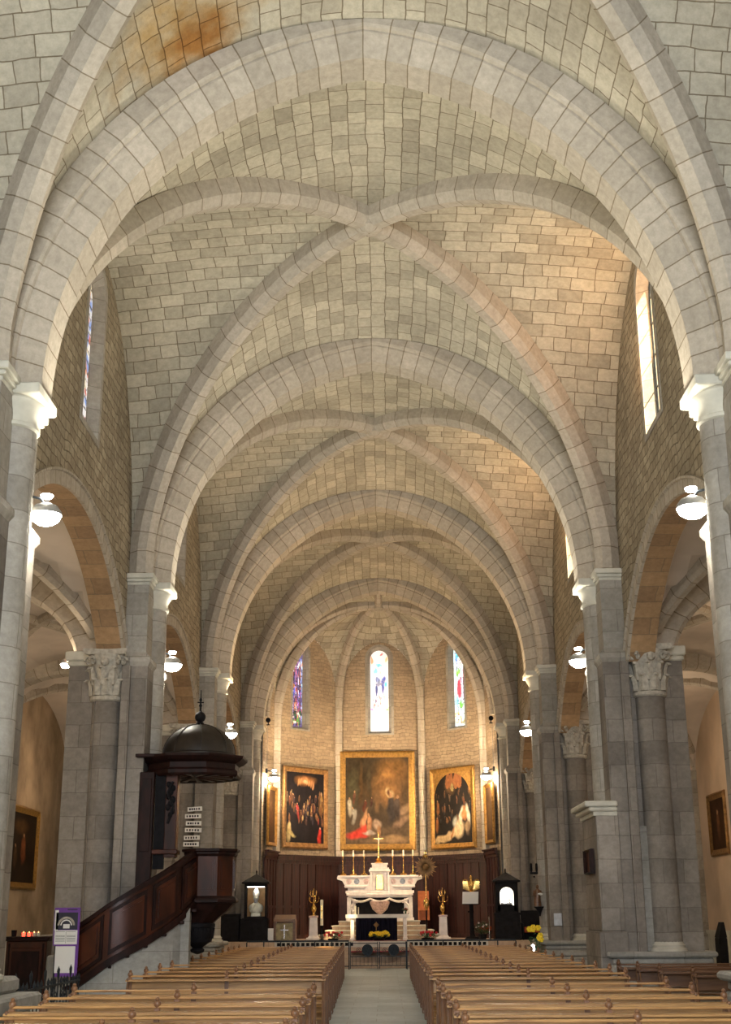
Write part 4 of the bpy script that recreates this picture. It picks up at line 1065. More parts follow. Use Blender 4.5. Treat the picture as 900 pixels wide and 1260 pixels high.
pts = [(-1.07+2.1*i/60, -.335, .70+.0*(i % 2)) for i in range(61)]
g.box(-1.08, 1.04, -.345, -.335, .70, .815); g.tube([(p[0], p[1]-.006, .70-.012*abs(math.sin(i*1.5))) for i, p in enumerate(pts)], .006, 4)
tag(g.build('altar_cloth', M['linen'], loc=(-.1, 44.6, DZ)), 'white lace-edged cloth spread over the dark altar table', 'tablecloth')
def candle(label, x, y, z, r, h, cat='candle'):
    g = G(); g.lathe([(r, 0), (r, h), (r*.8, h+.005), (.004, h+.006)], c=(0, 0, 0), n=12); t = thing('candle', label, cat, (x, y, z)); g.build('wax', M['wax'], t, smooth=40)
    q = G(); q.cyl((0, 0, h), (0, 0, h+.02), .004, n=5); q.build('wick', M['ink'], t); return t
candle('short thick pale candle on the left end of the dark altar table', -.86, 44.5, DZ+.818, .035, .26)
candle('thin pale candle beside the thick one on the altar table', -.76, 44.62, DZ+.818, .018, .22)

def bouquet(label, x, y, z, w_, h_, petal, nfl, pot=None, cat='flowers', green=1.0, seed=1, flr=.035, grp=None):
    t = thing('flower_bouquet', label, cat, (x, y, z), group=grp); R_ = random.Random(seed)
    g = G(); ph = h_*.3
    g.lathe([(w_*.22, 0), (w_*.3, ph), (w_*.27, ph), (.01, ph*.9)], n=12); g.build('pot', M[pot or 'black'], t, smooth=40)
    g = G()
    for i in range(int(60*green)):
        a = R_.random()*2*PI; rr = w_*.5*R_.random()**.5; zz = ph+(h_-ph)*(.1+.8*R_.random())*(1-.3*(rr/(w_*.5))**2); L = .05+.05*R_.random()
        c = Vector((rr*math.cos(a), rr*math.sin(a)*.7, zz)); d = Vector((math.cos(a), math.sin(a), R_.random()-.2)).normalized()*L; s_ = Vector((-d.y, d.x, 0))*.35
        o = len(g.v); g.v += [tuple(c-d), tuple(c+s_+Vector((0, 0, .01))), tuple(c+d), tuple(c-s_+Vector((0, 0, .01)))]; g.face((o, o+1, o+2, o+3))
    for i in range(10):
        a = R_.random()*2*PI; g.cyl((0, 0, ph*.8), (w_*.35*math.cos(a), w_*.25*math.sin(a), h_*.8), .006, n=4)
    g.build('foliage', M['leaf'], t)
    for i in range(nfl):
        a = R_.random()*2*PI; rr = w_*.46*R_.random()**.5; zz = h_*(.62+.38*R_.random())
        g = G(); c = (rr*math.cos(a), rr*math.sin(a)*.7-.02, zz)
        for q in range(6):
            b = q*PI/3; g.sphere((c[0]+flr*.7*math.cos(b), c[1]-.01, c[2]+flr*.7*math.sin(b)), flr*.55, 6, (1, .5, 1))
        g.sphere(c, flr*.4, 6); g.build('blossom', M[petal], t)
    return t
bouquet('spreading bunch of yellow flowers in front of the dark altar cloth', -.08, 43.85, DZ, .72, .26, 'yellow', 22, 'black', seed=3, flr=.05)
bouquet('low pot of red flowers left of the altar table', -1.55, 43.4, DZ, .62, .27, 'red', 14, 'black', seed=4, grp='red flower pots on the sanctuary step')
bouquet('low pot of red flowers right of the altar table', 1.5, 43.4, DZ, .70, .27, 'red', 14, 'black', seed=5, grp='red flower pots on the sanctuary step')
bouquet('leafy green potted plant with small white flowers below the eagle lectern', 3.25, 43.45, DZ, .5, .62, 'linen', 6, 'black', cat='plant', green=2.5, seed=6, flr=.025)
bouquet('small pink flower in a pot on the right end of the altar table', .80, 44.5, DZ+.82, .12, .20, 'red', 3, 'leaf', seed=7, flr=.02)

# ---- candelabra on marble pedestals
for s_, x, lab in ((-1, -2.30, 'brass candelabrum on a marble pedestal left of the altar'), (1, 2.08, 'brass candelabrum on a marble pedestal right of the altar')):
    t = thing('pedestal', 'pale marble pedestal %s of the altar, carrying a brass candelabrum' % ('left' if s_ < 0 else 'right'), 'pedestal', (x, 45.5, DZ), group='marble pedestals flanking the altar')
    g = G(); g.box(-.24, .24, -.2, .2, 0, .07, .01); g.loft([[(-.19, -.16, .07), (.19, -.16, .07), (.19, .16, .07), (-.19, .16, .07)], [(-.14, -.12, .14), (.14, -.12, .14), (.14, .12, .14), (-.14, .12, .14)], [(-.125, -.11, .72), (.125, -.11, .72), (.125, .11, .72), (-.125, .11, .72)]], cap=True)
    g.build('shaft', M['marble'], t)
    g = G(); g.box(-.15, .15, -.13, .13, .72, .78, .01); g.build('top_slab', M['marblep'], t)
    t = thing('candelabrum', lab, 'candelabrum', (x, 45.5, DZ+.782), group='brass candelabra flanking the altar')
    g = G(); g.lathe([(.09, 0), (.09, .02), (.04, .05), (.03, .08), (.08, .16), (.10, .24), (.06, .32), (.03, .35), (.04, .38), (.015, .40), (.012, .85), (.02, .88)], n=14); g.build('vase_stem', M['gold'], t, smooth=40)
    for q in range(5):
        for lv, (zz, rr) in enumerate(((.52, .17), (.72, .11))):
            a = q*2*PI/5+lv*.6; g = G(); g.tube([(0, 0, zz-.08), (rr*.6*math.cos(a), rr*.6*math.sin(a), zz-.1), (rr*math.cos(a), rr*math.sin(a), zz-.03), (rr*math.cos(a), rr*math.sin(a), zz+.03)], .010, 5)
            g.lathe([(.008, 0), (.028, .01), (.03, .02), (.01, .03), (.01, .07)], c=(rr*math.cos(a), rr*math.sin(a), zz+.03), n=8); g.build('arm', M['gold'], t)
# ---- paschal candle
t = thing('paschal_candle', 'tall thick decorated candle on a slim dark stand, left of the altar', 'candle', (-1.93, 43.6, DZ))
g = G(); g.lathe([(.16, 0), (.16, .02), (.03, .05), (.02, .1), (.02, .40), (.06, .44), (.07, .47), (.05, .48)], n=12)
for q in (-.05, .05): g.cyl((q, 0, .02), (q*.6, 0, .44), .012, n=6)
g.build('stand', M['black'], t, smooth=40)
g = G(); g.lathe([(.047, .46), (.047, 1.26), (.03, 1.28), (.005, 1.28)], n=16); c = g.build('wax_shaft', M['wax'], t, smooth=40)
g = G(); g.box(-.02, .02, -.052, -.045, .7, 1.1); g.box(-.035, .035, -.052, -.044, .92, .95); g.build('gilded_emblem', M['gold'], c)

# ---- sunburst banner pole
t = thing('sunburst_staff', 'tall gilded staff topped by a large sunburst, right of the altar', 'staff', (1.5, 44.7, DZ))
g = G(); g.lathe([(.18, 0), (.18, .04), (.05, .08), (.03, .12), (.022, .9), (.022, .95)], n=12); g.build('base', M['black'], t, smooth=40)
g = G(); g.lathe([(.02, .92), (.05, .98), (.09, 1.08), (.10, 1.22), (.06, 1.28), (.03, 1.32), (.022, 1.36), (.03, 1.7), (.022, 1.75), (.022, 2.1)], n=12); g.build('pole', M['gold'], t, smooth=40)
g = G()
for i in range(28):
    a = 2*PI*i/28; r1 = .40 if i % 2 == 0 else .33; w_ = .022
    c, s_ = math.cos(a), math.sin(a)
    g.loft([[(.1*c-w_*s_, -.01, 2.32+.1*s_+w_*c), (.1*c+w_*s_, -.01, 2.32+.1*s_-w_*c), (.1*c+w_*s_, .01, 2.32+.1*s_-w_*c), (.1*c-w_*s_, .01, 2.32+.1*s_+w_*c)],
            [(r1*.8*c-w_*1.2*s_, -.01, 2.32+r1*.8*s_+w_*1.2*c), (r1*.8*c+w_*1.2*s_, -.01, 2.32+r1*.8*s_-w_*1.2*c), (r1*.8*c+w_*1.2*s_, .01, 2.32+r1*.8*s_-w_*1.2*c), (r1*.8*c-w_*1.2*s_, .01, 2.32+r1*.8*s_+w_*1.2*c)],
            [(r1*c-.002*s_, -.003, 2.32+r1*s_+.002*c), (r1*c+.002*s_, -.003, 2.32+r1*s_-.002*c), (r1*c+.002*s_, .003, 2.32+r1*s_-.002*c), (r1*c-.002*s_, .003, 2.32+r1*s_+.002*c)]], cap=True)
g.build('sun_rays', M['giltdk'], t)
g = G(); g.lathe([(.005, .04), (.08, .03), (.11, .0), (.11, -.02), (.005, -.03)], c=(0, 0, 2.32), n=18, ax='y'); g.build('sun_disc', M['giltdk'], t, smooth=40)
g = G(); g.tube([(0, 0, 2.70), (0, 0, 2.86)], .014, 6); g.box(-.06, .06, -.01, .01, 2.76, 2.785); g.lathe([(.06, 2.62), (.07, 2.68), (.05, 2.72), (.01, 2.73)], n=10); g.build('crown_cross', M['gold'], t)

# ---- eagle on panelling ledge / stand and reading board
t = thing('eagle_lectern', 'gilded eagle with spread wings on a tall dark lectern post', 'lectern', (3.05, 45.3, DZ))
g = G(); g.box(-.22, .22, -.18, .18, 0, .08, .01); g.lathe([(.12, .08), (.06, .2), (.07, .3), (.05, .5), (.05, 1.2), (.09, 1.28), (.11, 1.34), (.08, 1.36)], n=12); g.build('post', M['black'], t, smooth=40)
g = G(); g.sphere((0, 0, 1.46), .11, 14); g.build('globe', M['gold'], t, smooth=60)
g = G(); g.lathe([(.01, 1.54), (.05, 1.57), (.085, 1.66), (.08, 1.78), (.045, 1.88), (.04, 1.94), (.05, 1.98), (.035, 2.03), (.005, 2.05)], n=14)
g.tube([(0, -.03, 1.99), (0, -.09, 1.985), (0, -.105, 1.95)], [.02, .014, .003], 6)
for s_ in (-1, 1): g.tube([(s_*.04, -.02, 1.6), (s_*.05, -.03, 1.52)], .016, 5)
e = g.build('eagle_body', M['gold'], t, smooth=60)
for s_ in (-1, 1):
    g = G(); top = [(.06, 1.76), (.13, 1.86), (.2, 1.90), (.27, 1.88)]; 
    for i in range(7):
        x0 = .06+.03*i; g.loft([[(s_*x0, -.02, 1.86 if i > 1 else 1.80), (s_*(x0+.045), -.02, 1.87 if i > 1 else 1.82), (s_*(x0+.045), .02, 1.87), (s_*x0, .02, 1.86)], [(s_*(x0-.005), -.03, 1.60+.006*i), (s_*(x0+.04), -.03, 1.60+.006*i), (s_*(x0+.04), .0, 1.60), (s_*x0, .0, 1.60)], [(s_*(x0+.01), -.02, 1.54+.01*i), (s_*(x0+.03), -.02, 1.54+.01*i), (s_*(x0+.03), .0, 1.54+.01*i), (s_*(x0+.01), .0, 1.54+.01*i)]], cap=True)
    g.tube([(s_*.05, 0, 1.76), (s_*.12, 0, 1.88), (s_*.2, 0, 1.92), (s_*.275, 0, 1.88)], .022, 6)
    g.build('wing', M['gold'], t, smooth=40)
t = thing('music_stand', 'slim dark stand holding a pale board in front of the eagle lectern', 'reading stand', (2.93, 44.1, DZ))
g = G(); g.box(-.2, .2, -.15, .15, 0, .05, .01); g.box(-.04, .04, -.03, .03, .05, 1.14, .008); g.box(-.10, .10, -.05, .03, .85, .9); g.build('post', M['black'], t)
g = G(); g.loft([[(-.27, -.14, 1.12), (.25, -.14, 1.12), (.25, -.11, 1.12), (-.27, -.11, 1.12)], [(-.24, .03, 1.50), (.28, .03, 1.50), (.28, .06, 1.50), (-.24, .06, 1.50)]], cap=True); g.build('board', M['white'], t)
g = G(); g.box(-.27, .26, -.18, -.12, 1.09, 1.12, .004); g.build('ledge', M['black'], t)

# ---- shrines
def shrine(label, x, y, left):
    t = thing('display_shrine', label, 'shrine', (x, y, DZ))
    g = G(); g.box(-.48 if left else -.40, .40, -.30, .34, 0, .70 if left else .80, .01); g.box(-.50 if left else -.42, .42, -.32, .36, .0, .06, .01); g.box(-.42, .42, -.32, .36, .66 if left else .76, .72 if left else .84, .01)
    for q in range(3): g.box(-.34+.24*q, -.14+.24*q, -.315, -.30, .14, .58, .005)
    g.build('base_cabinet', M['black'], t)
    z0 = .72 if left else .84; z1 = 1.78
    g = G()
    for sx in (-1, 1):
        for sy in (-1, 1): g.box(sx*.36, sx*.31, sy*.28, sy*.23, z0, z1, .004)
    g.box(-.36, .36, -.28, .28, z0, z0+.05); g.box(-.36, .36, -.28, .28, z1-.08, z1); g.box(-.36, .36, .25, .28, z0, z1)
    for sx in (-1, 1): g.box(sx*.345, sx*.335, -.23, .23, z0, z1)
    if not left:
        o = [(-.31, z1-.08)] + [(-.22+.22*(1-math.cos(PI*i/12)), z1-.36+.20*math.sin(PI*i/12)) for i in range(13)] + [(.31, z1-.08)]
        for i in range(1, 13): g.loft([[(o[i][0], -.27, o[i][1]), (o[i+1][0], -.27, o[i+1][1]), (o[i+1][0], -.27, z1-.06), (o[i][0], -.27, z1-.06)], [(o[i][0], -.24, o[i][1]), (o[i+1][0], -.24, o[i+1][1]), (o[i+1][0], -.24, z1-.06), (o[i][0], -.24, z1-.06)]], cap=True)
        g.box(-.32, -.22, -.27, -.24, z0, z1-.06); g.box(.22, .32, -.27, -.24, z0, z1-.06); g.box(-.32, .32, -.27, -.24, z0, z0+.22)
    g.build('case', M['black'], t)
    g = G(); g.box(-.32, .32, .235, .245, z0+.05, z1-.08); g.build('lit_backing', M['ledwhite'] if not left else plain('lit_oak_backing', (.50, .28, .10), .5, noise=.1), t)
    g = G(); g.box(-.28, .28, -.2, -.16, z1-.11, z1-.085); g.build('light_strip', M['ledstrip'], t)
    g = G(); b = .44; g.loft([[(-b, -b*.85, z1), (b, -b*.85, z1), (b, b*.85, z1), (-b, b*.85, z1)], [(-b, -b*.85, z1+.05), (b, -b*.85, z1+.05), (b, b*.85, z1+.05), (-b, b*.85, z1+.05)], [(-.03, -.03, z1+.30), (.03, -.03, z1+.30), (.03, .03, z1+.30), (-.03, .03, z1+.30)]], cap=True)
    g.lathe([(.025, z1+.28), (.02, z1+.36), (.035, z1+.38), (.01, z1+.42), (.004, z1+.45)], n=8); g.build('pointed_roof', M['black'], t)
    light('POINT', 'case_light', (x, y-.12, DZ+z1-.15), 2.2 if left else 3, (1, .93, .8), size=.06)
    return z0
z0 = shrine('black glazed cabinet with pointed roof holding a pale bust, left side', -4.05, 43.4, True)
t = thing('reliquary_bust', 'pale bust of a bearded bishop in a mitre inside the left glazed cabinet', 'bust', (-4.05, 43.38, DZ+z0+.052))
g = G(); g.box(-.16, .16, -.10, .10, 0, .10, .01); g.build('bust_plinth', M['bust'], t)
g = G(); lo = []
for (z, rx, ry, yo) in ((.10, .14, .10, 0), (.16, .21, .13, 0), (.28, .235, .13, 0), (.36, .20, .12, 0), (.40, .12, .09, 0), (.44, .062, .06, 0), (.48, .06, .065, -.01), (.52, .075, .085, -.015), (.57, .085, .095, -.015), (.62, .08, .092, -.01), (.66, .06, .07, 0)):
    lo.append([(rx*math.cos(2*PI*j/20), yo+ry*math.sin(2*PI*j/20), z) for j in range(20)])
g.loft(lo, cap=True); g.sphere((0, -.115, .565), .016, 8, (1, 1.3, 1.4))
for s_ in (-1, 1): g.sphere((s_*.085, -.01, .565), .018, 6, (.5, 1, 1.4)); g.sphere((s_*.032, -.098, .592), .011, 6)
g.tube([(-.17, -.12, .16), (-.05, -.14, .33), (0, -.12, .40), (.05, -.14, .33), (.17, -.12, .16)], .018, 6)
b = g.build('bust_body', M['bust'], t, smooth=60)
g = G(); lo = []
for (z, rx, ry, yo) in ((.40, .03, .02, -.11), (.44, .055, .045, -.09), (.50, .07, .055, -.075), (.535, .06, .04, -.07)): lo.append([(rx*math.cos(2*PI*j/12), yo+ry*math.sin(2*PI*j/12), z) for j in range(12)])
g.loft(lo, cap=True); g.build('beard', M['marbleg'], t, smooth=60)
g = G(); lo = []
for (z, rx, ry) in ((.62, .092, .10), (.70, .11, .10), (.78, .10, .07), (.86, .05, .035), (.91, .008, .01)): lo.append([(rx*math.cos(2*PI*j/16), ry*math.sin(2*PI*j/16), z) for j in range(16)])
g.loft(lo, cap=True); g.build('mitre', M['linen'], t, smooth=60)
shrine('tall black cabinet with pointed roof and lit arched window, right side', 4.05, 43.4, False)
t = thing('reliquary_casket', 'dark slender casket lying inside the lit cabinet on the right', 'casket', (4.05, 43.4, DZ+1.1)); 
g = G(); g.box(-.20, .20, -.1, .1, -.2, .0, .01); g.build('plinth', M['black'], t)
g = G(); g.box(-.18, .18, -.08, .08, .002, .05, .01); g.build('casket_body', M['chrome'], t); g = G(); g.box(.09, .11, -.01, .01, .05, .17); g.box(.06, .14, -.01, .01, .11, .125); g.build('small_cross', M['black'], t)

# ---- ambo with cross, left
t = thing('ambo', 'wooden lectern with olive front and bright metal cross, beside the bust cabinet', 'lectern', (-3.12, 43.55, DZ))
g = G(); g.box(-.32, .32, -.18, .26, 0, .56, .01); g.box(-.34, -.28, -.20, .26, 0, .60, .005); g.box(.28, .36, -.20, .26, 0, .60, .005); g.build('body', M['benchdark'], t)
g = G(); g.box(-.27, .27, -.205, -.19, .04, .56); f = g.build('front_panel', plain('olive_gilt_front', (.25, .20, .10), .5, .2, noise=.3), t)
g = G(); g.loft([[(-.36, -.24, .60), (.36, -.24, .60), (.36, .28, .60), (-.36, .28, .60)], [(-.34, -.22, .68), (.34, -.22, .68), (.34, .26, .82), (-.34, .26, .82)]], cap=True); g.build('sloping_top', M['benchdark'], t)
g = G(); g.box(-.02, .02, -.225, -.207, .08, .52, .004); g.box(-.13, .13, -.225, -.207, .33, .37, .004); g.build('metal_cross', M['chrome'], f)
g = G(); g.box(-.10, .10, -.02, 0, 0, .40, .004); tag(g.build('notice_board', M['white'], loc=(-3.57, 43.35, DZ)), 'small white notice standing between the bust cabinet and the lectern', 'notice')
# ---- dark chests in the corners
t = thing('choir_stall', 'dark wooden screen and stall at the far left, beside the bust cabinet', 'stall', (-4.85, 43.3, DZ))
g = G(); g.box(-.40, .28, -.05, .25, 0, .82, .01); g.box(-.42, .30, -.07, .27, .78, .86, .01); g.build('body', M['black'], t)
t = thing('choir_bench', 'dark stall with a rust-red seat, right of the tall black cabinet', 'stall', (4.82, 43.4, DZ))
g = G(); g.box(-.30, .36, .16, .22, 0, .90, .01); g.box(-.30, -.25, -.2, .2, 0, .5, .01); g.box(.31, .36, -.2, .2, 0, .5, .01); g.build('back', M['black'], t)
g = G(); g.box(-.24, .30, -.18, .16, .22, .40, .02); g.build('seat_cushion', M['redcloth'], t)
t = thing('choir_chair', 'low stool with a rust-red cushion beside the green plant', 'stool', (3.55, 44.3, DZ))
g = G(); g.box(-.34, .05, -.15, .2, .28, .42, .02); g.build('cushion', M['redcloth'], t); 
for (a, b) in ((-.3, -.1), (.01, -.1), (-.3, .15), (.01, .15)):
    g = G(); g.box(a-.02, a+.02, b-.02, b+.02, 0, .28); g.build('leg', M['black'], t)
t = thing('celebrant_chair', 'orange wooden chair behind the right end of the altar', 'chair', (1.52, 47.9, DZ+.6))
g = G(); g.box(-.22, .18, .12, .16, .0, 1.0, .01); g.build('backrest', M['orange'], t)
g = G(); g.box(-.22, .18, -.2, .16, .32, .37, .01); g.build('seat', M['orange'], t)
for a in (-.20, .16):
    for b in (-.18,): g = G(); g.box(a-.02, a+.02, b-.02, b+.02, 0, .32); g.build('leg', M['orange'], t)
g = G(); g.lathe([(.13, 0), (.13, .012), (.02, .03), (.011, .05), (.011, .62), (.02, .64), (.02, .72), (.005, .73)], n=12)
tag(g.build('microphone_stand', M['chrome'], loc=(3.45, 43.08, DZ), smooth=40), 'thin white microphone stand before the tall black cabinet', 'microphone stand')
# small extra marks on the panelling
g = G(); g.box(-.04, .04, -.02, 0, 0, .20, .01); tag(g.build('wall_plate', M['white'], loc=(3.18, 47.38, 2.45), rot=(0, 0, -.75)), 'tiny white plate on the panelling between the eagle and the tall cabinet', 'plate')

# ---- communion rail and gate
def scroll(g, cx, z, r, y=0, turns=1.6, t=.010, flip=1):
    g.tube([(cx+flip*r*(1-i/26)*math.cos(turns*2*PI*i/24), y, z+r*(1-i/26)*math.sin(turns*2*PI*i/24)) for i in range(25)], t, 5)
for s_, x0, x1 in ((-1, -4.1, -.98), (1, .78, 4.1)):
    t = thing('altar_rail', 'dark iron communion rail %s of the gate' % ('left' if s_ < 0 else 'right'), 'railing', (0, 41.2, 0), group='iron communion rails')
    g = G(); g.box(x0, x1, -.03, .03, .80, .85, .008); g.build('top_rail', M['iron'], t); g = G(); g.box(x0, x1, -.015, .015, .08, .11); g.build('bottom_rail', M['iron'], t)
    n = 6
    for i in range(n+1):
        x = x0+(x1-x0)*i/n; g = G(); g.box(x-.018, x+.018, -.018, .018, 0, .80, .004); g.build('post', M['iron'], t)
for s_, x0, x1, cx in ((-1, -.95, -.10, -.42), (1, -.06, .76, .38)):
    t = thing('iron_gate', '%s leaf of the low iron gate with round ornament, closing the central aisle' % ('left' if s_ < 0 else 'right'), 'gate', (0, 41.15, 0), group='leaves of the iron gate')
    g = G()
    for z in (.10, .36, .74): g.box(x0, x1, -.012, .012, z, z+.025)
    for x in (x0, x1-.02): g.box(x, x+.025, -.015, .015, 0.02, .80)
    g.build('gate_frame', M['iron'], t)
    g = G(); 
    for q in range(7): g.box(x0+.06+q*(x1-x0-.12)/6-.006, x0+.06+q*(x1-x0-.12)/6+.006, -.006, .006, .12, .36)
    g.build('bars', M['iron'], t)
    g = G(); g.lathe([(.15, -.012), (.17, -.012), (.17, .012), (.15, .012), (.15, -.012)], c=(cx, 0, .56), n=22, ax='y')
    for q in range(-2, 3): g.box(cx+q*.055-.015, cx+q*.055+.015, -.008, .008, .56-math.sqrt(.155**2-(q*.055)**2), .56+math.sqrt(.155**2-(q*.055)**2))
    g.build('round_ornament', M['iron'], t)
    g = G(); scroll(g, cx-.28, .55, .08); g.build('scrollwork', M['iron'], t); g = G(); scroll(g, cx+.28, .55, .08, flip=-1); g.build('scrollwork', M['iron'], t)
# ================================================================= PULPIT
t = thing('pulpit', 'tall dark mahogany pulpit with curved stair and domed canopy on the left', 'pulpit', (0, 0, 0))
CX, CY = -3.04, 24.36
def octo(r, z, cx=CX, cy=CY, a0=PI/8, n=8): return [(cx+r*math.cos(a0+2*PI*j/n), cy+r*math.sin(a0+2*PI*j/n), z) for j in range(n)]
g = G(); lo = [octo(.46, 1.90), octo(.46, 2.66)]
g.loft(lo, cap=True); body = g.build('pulpit_body', M['maho'], t)
for j in range(8):
    if j in (2, 3): continue
    a = PI/8+2*PI*j/8; b = a+PI/4; m_ = (a+b)/2; d = .46*math.cos(PI/8); nx, ny = math.cos(m_), math.sin(m_); tx, ty = -ny, nx; hw = .46*math.sin(PI/8)-.05
    g = G()
    def pl(w0, z0_, z1_, e0, e1, g=g):
        c = [(CX+nx*(d+e)+tx*w_, CY+ny*(d+e)+ty*w_) for w_, e in ((-w0, e0), (w0, e0), (w0, e1), (-w0, e1))]
        g.loft([[(x, y, z0_) for x, y in c], [(x, y, z1_) for x, y in c]], cap=True)
    pl(hw, 2.02, 2.56, -.01, .018); pl(hw-.03, 2.06, 2.52, 0, .032)
    g.build('raised_panel', M['maho'], body)
g = G()
g.loft([octo(.48, 2.62), octo(.51, 2.66), octo(.51, 2.69), octo(.55, 2.71), octo(.55, 2.75), octo(.46, 2.76)], cap=True); g.build('handrail_moulding', M['mahodk'], t)
g = G(); g.loft([octo(.46, 1.93), octo(.52, 1.90), octo(.54, 1.86), octo(.54, 1.82), octo(.48, 1.80), octo(.42, 1.68, CX-.06), octo(.34, 1.56, CX-.14), octo(.29, 1.46, CX-.20)], cap=True); g.build('corbelled_underside', M['mahodk'], t)
g = G(); g.lathe([(.27, 1.48), (.31, 1.45), (.31, 1.40), (.29, 1.38), (.29, 1.26), (.24, 1.14), (.12, 1.07), (.09, 1.04), (.13, 1.01), (.12, .97), (.05, .94), (.01, .93)], c=(CX-.20, CY, 0), n=22)
for j in range(22): a = 2*PI*j/22; g.cyl((CX-.20+.295*math.cos(a), CY+.295*math.sin(a), 1.38), (CX-.20+.27*math.cos(a), CY+.27*math.sin(a), 1.2), .012, n=4)
g.build('fluted_pendant', M['black'], t, smooth=35)
# stair with curved outer balustrade
ctrl = [(-5.22, 23.22, 1.40, .40), (-4.95, 23.12, 1.56, .56), (-4.60, 23.08, 1.80, .80), (-4.28, 23.14, 2.0, .98), (-3.95, 23.30, 2.20, 1.17), (-3.62, 23.50, 2.42, 1.40), (-3.38, 23.76, 2.61, 1.63), (-3.26, 23.98, 2.72, 1.82)]
def cr(ts):
    out = []
    n = len(ctrl)-1
    for q in ts:
        f = q*n; i = min(n-1, int(f)); u = f-i
        p = [ctrl[max(0, i-1)], ctrl[i], ctrl[i+1], ctrl[min(n, i+2)]]
        out.append(tuple(.5*((2*p[1][k])+(-p[0][k]+p[2][k])*u+(2*p[0][k]-5*p[1][k]+4*p[2][k]-p[3][k])*u*u+(-p[0][k]+3*p[1][k]-3*p[2][k]+p[3][k])*u**3) for k in range(4)))
    return out
def strip(q0, q1, a, b, e0, e1, n=10, name='x', mat=None, par=None, cap=True):
    """slab along the stair between heights a and b (fractions between bottom and top), offset e0..e1 outwards"""
    c = cr([q0+(q1-q0)*i/n for i in range(n+1)]); c2 = cr([min(1, q0+(q1-q0)*i/n+.01) for i in range(n+1)]); c1 = cr([max(0, q0+(q1-q0)*i/n-.01) for i in range(n+1)])
    g = G(); lo = []
    for i in range(n+1):
        T = Vector((c2[i][0]-c1[i][0], c2[i][1]-c1[i][1])).normalized(); nn = Vector((T.y, -T.x))
        zb, zt = c[i][3], c[i][2]; za = zb+(zt-zb)*a; zc = zb+(zt-zb)*b
        p0 = Vector(c[i][:2])+nn*e0; p1 = Vector(c[i][:2])+nn*e1
        lo.append([(p0.x, p0.y, za), (p1.x, p1.y, za), (p1.x, p1.y, zc), (p0.x, p0.y, zc)])
    g.loft(lo, cap=True); return g.build(name, mat, par, smooth=30)
bal = strip(0, 1, 0, 1, -.03, .0, 40, 'stair_balustrade', M['maho'], t)
strip(0, 1, .94, 1.02, -.05, .05, 40, 'stair_handrail', M['mahodk'], t)
strip(0, 1, -.04, .09, -.06, .05, 40, 'stair_string', M['mahodk'], t)
for q0, q1 in ((.03, .25), (.29, .55), (.59, .76), (.80, .97)):
    pn = strip(q0, q1, .15, .88, 0, .035, 8, 'stair_panel', M['mahodk'], bal); strip(q0+.02, q1-.02, .22, .81, .03, .045, 8, 'panel_field', M['maho'], bal); strip(q0+.035, q1-.035, .29, .74, .03, .075, 8, 'panel_field', M['maho'], bal)
strip(.0, .03, 0, 1, 0, .03, 2, 'stair_stile', M['mahodk'], bal)
for i in range(9):
    c = cr([i/8])[0]; g = G(); z = c[3]+.05; y1 = 23.78
    g.box(c[0]-.16, c[0]+.16, c[1]+.03, y1 if c[0] < -4.2 else c[1]+.5, z-.05, z, .004); g.build('stair_tread', M['mahodk'], t)
g = G(); lo = []
for i in range(21):
    c = cr([i/20*.88])[0]; z = c[2]; y = 23.86 if c[0] < -4.1 else 23.86+(c[0]+4.1)*.35
    lo.append([(c[0]-.05, y, c[3]+.05), (c[0]-.05, y+.03, c[3]+.05), (c[0]-.05, y+.03, z+.08), (c[0]-.05, y, z+.08)])
g.loft(lo, cap=True); g.build('inner_balustrade', M['mahodk'], t)
# back board niche
g = G(); g.box(-4.33, -4.06, 23.86, 23.98, 1.75, 4.12, .01); g.box(-4.29, -4.10, 23.84, 23.87, 2.7, 4.0, .008); g.build('backboard_post', M['mahodk'], t)
g = G(); g.box(-4.06, -3.86, 24.02, 24.08, 2.4, 4.12); g.build('niche_back', M['black'], t)
g = G(); g.box(-3.86, -3.64, 23.96, 24.22, 2.6, 4.12, .01); g.box(-4.10, -3.60, 23.90, 24.25, 2.66, 2.74, .01); g.build('backboard', M['maho'], t)
g = G()
for i in range(9):
    a = i/8; g.sphere((-3.76+.05*math.sin(i*2.1), 23.94, 3.35+.55*a), .055*(1-.4*abs(a-.5)), 7, (1, .6, 1.3))
g.tube([(-3.80, 23.92, 3.2), (-3.70, 23.92, 3.5), (-3.82, 23.92, 3.75), (-3.72, 23.92, 3.95)], .025, 5); g.build('carved_drop_ornament', M['black'], t, smooth=50)
# canopy
TX, TY = -3.44, 24.62
oc = lambda r, z: octo(r, z, TX, TY)
g = G(); g.loft([oc(.80, 4.10), oc(.90, 4.06), oc(.93, 4.10), oc(.93, 4.16), oc(.88, 4.20), oc(.88, 4.30), oc(.97, 4.34), oc(1.04, 4.40), oc(1.05, 4.44), oc(.7, 4.47)], cap=True)
can = g.build('canopy_cornice', M['mahodk'], t)
g = G(); 
for j in range(16):
    a = 2*PI*j/16; g.loft([[(TX+.1*math.cos(a), TY+.1*math.sin(a), 4.085), (TX+.75*math.cos(a-.07), TY+.75*math.sin(a-.07), 4.07), (TX+.75*math.cos(a+.07), TY+.75*math.sin(a+.07), 4.07)], [(TX+.1*math.cos(a), TY+.1*math.sin(a), 4.1), (TX+.75*math.cos(a-.07), TY+.75*math.sin(a-.07), 4.1), (TX+.75*math.cos(a+.07), TY+.75*math.sin(a+.07), 4.1)]], cap=True)
g.build('star_soffit', M['maho'], can)
g = G(); g.box(-4.44, -3.4, 23.9, 24.6, 4.40, 4.46, .01); g.build('canopy_wing', M['mahodk'], t)
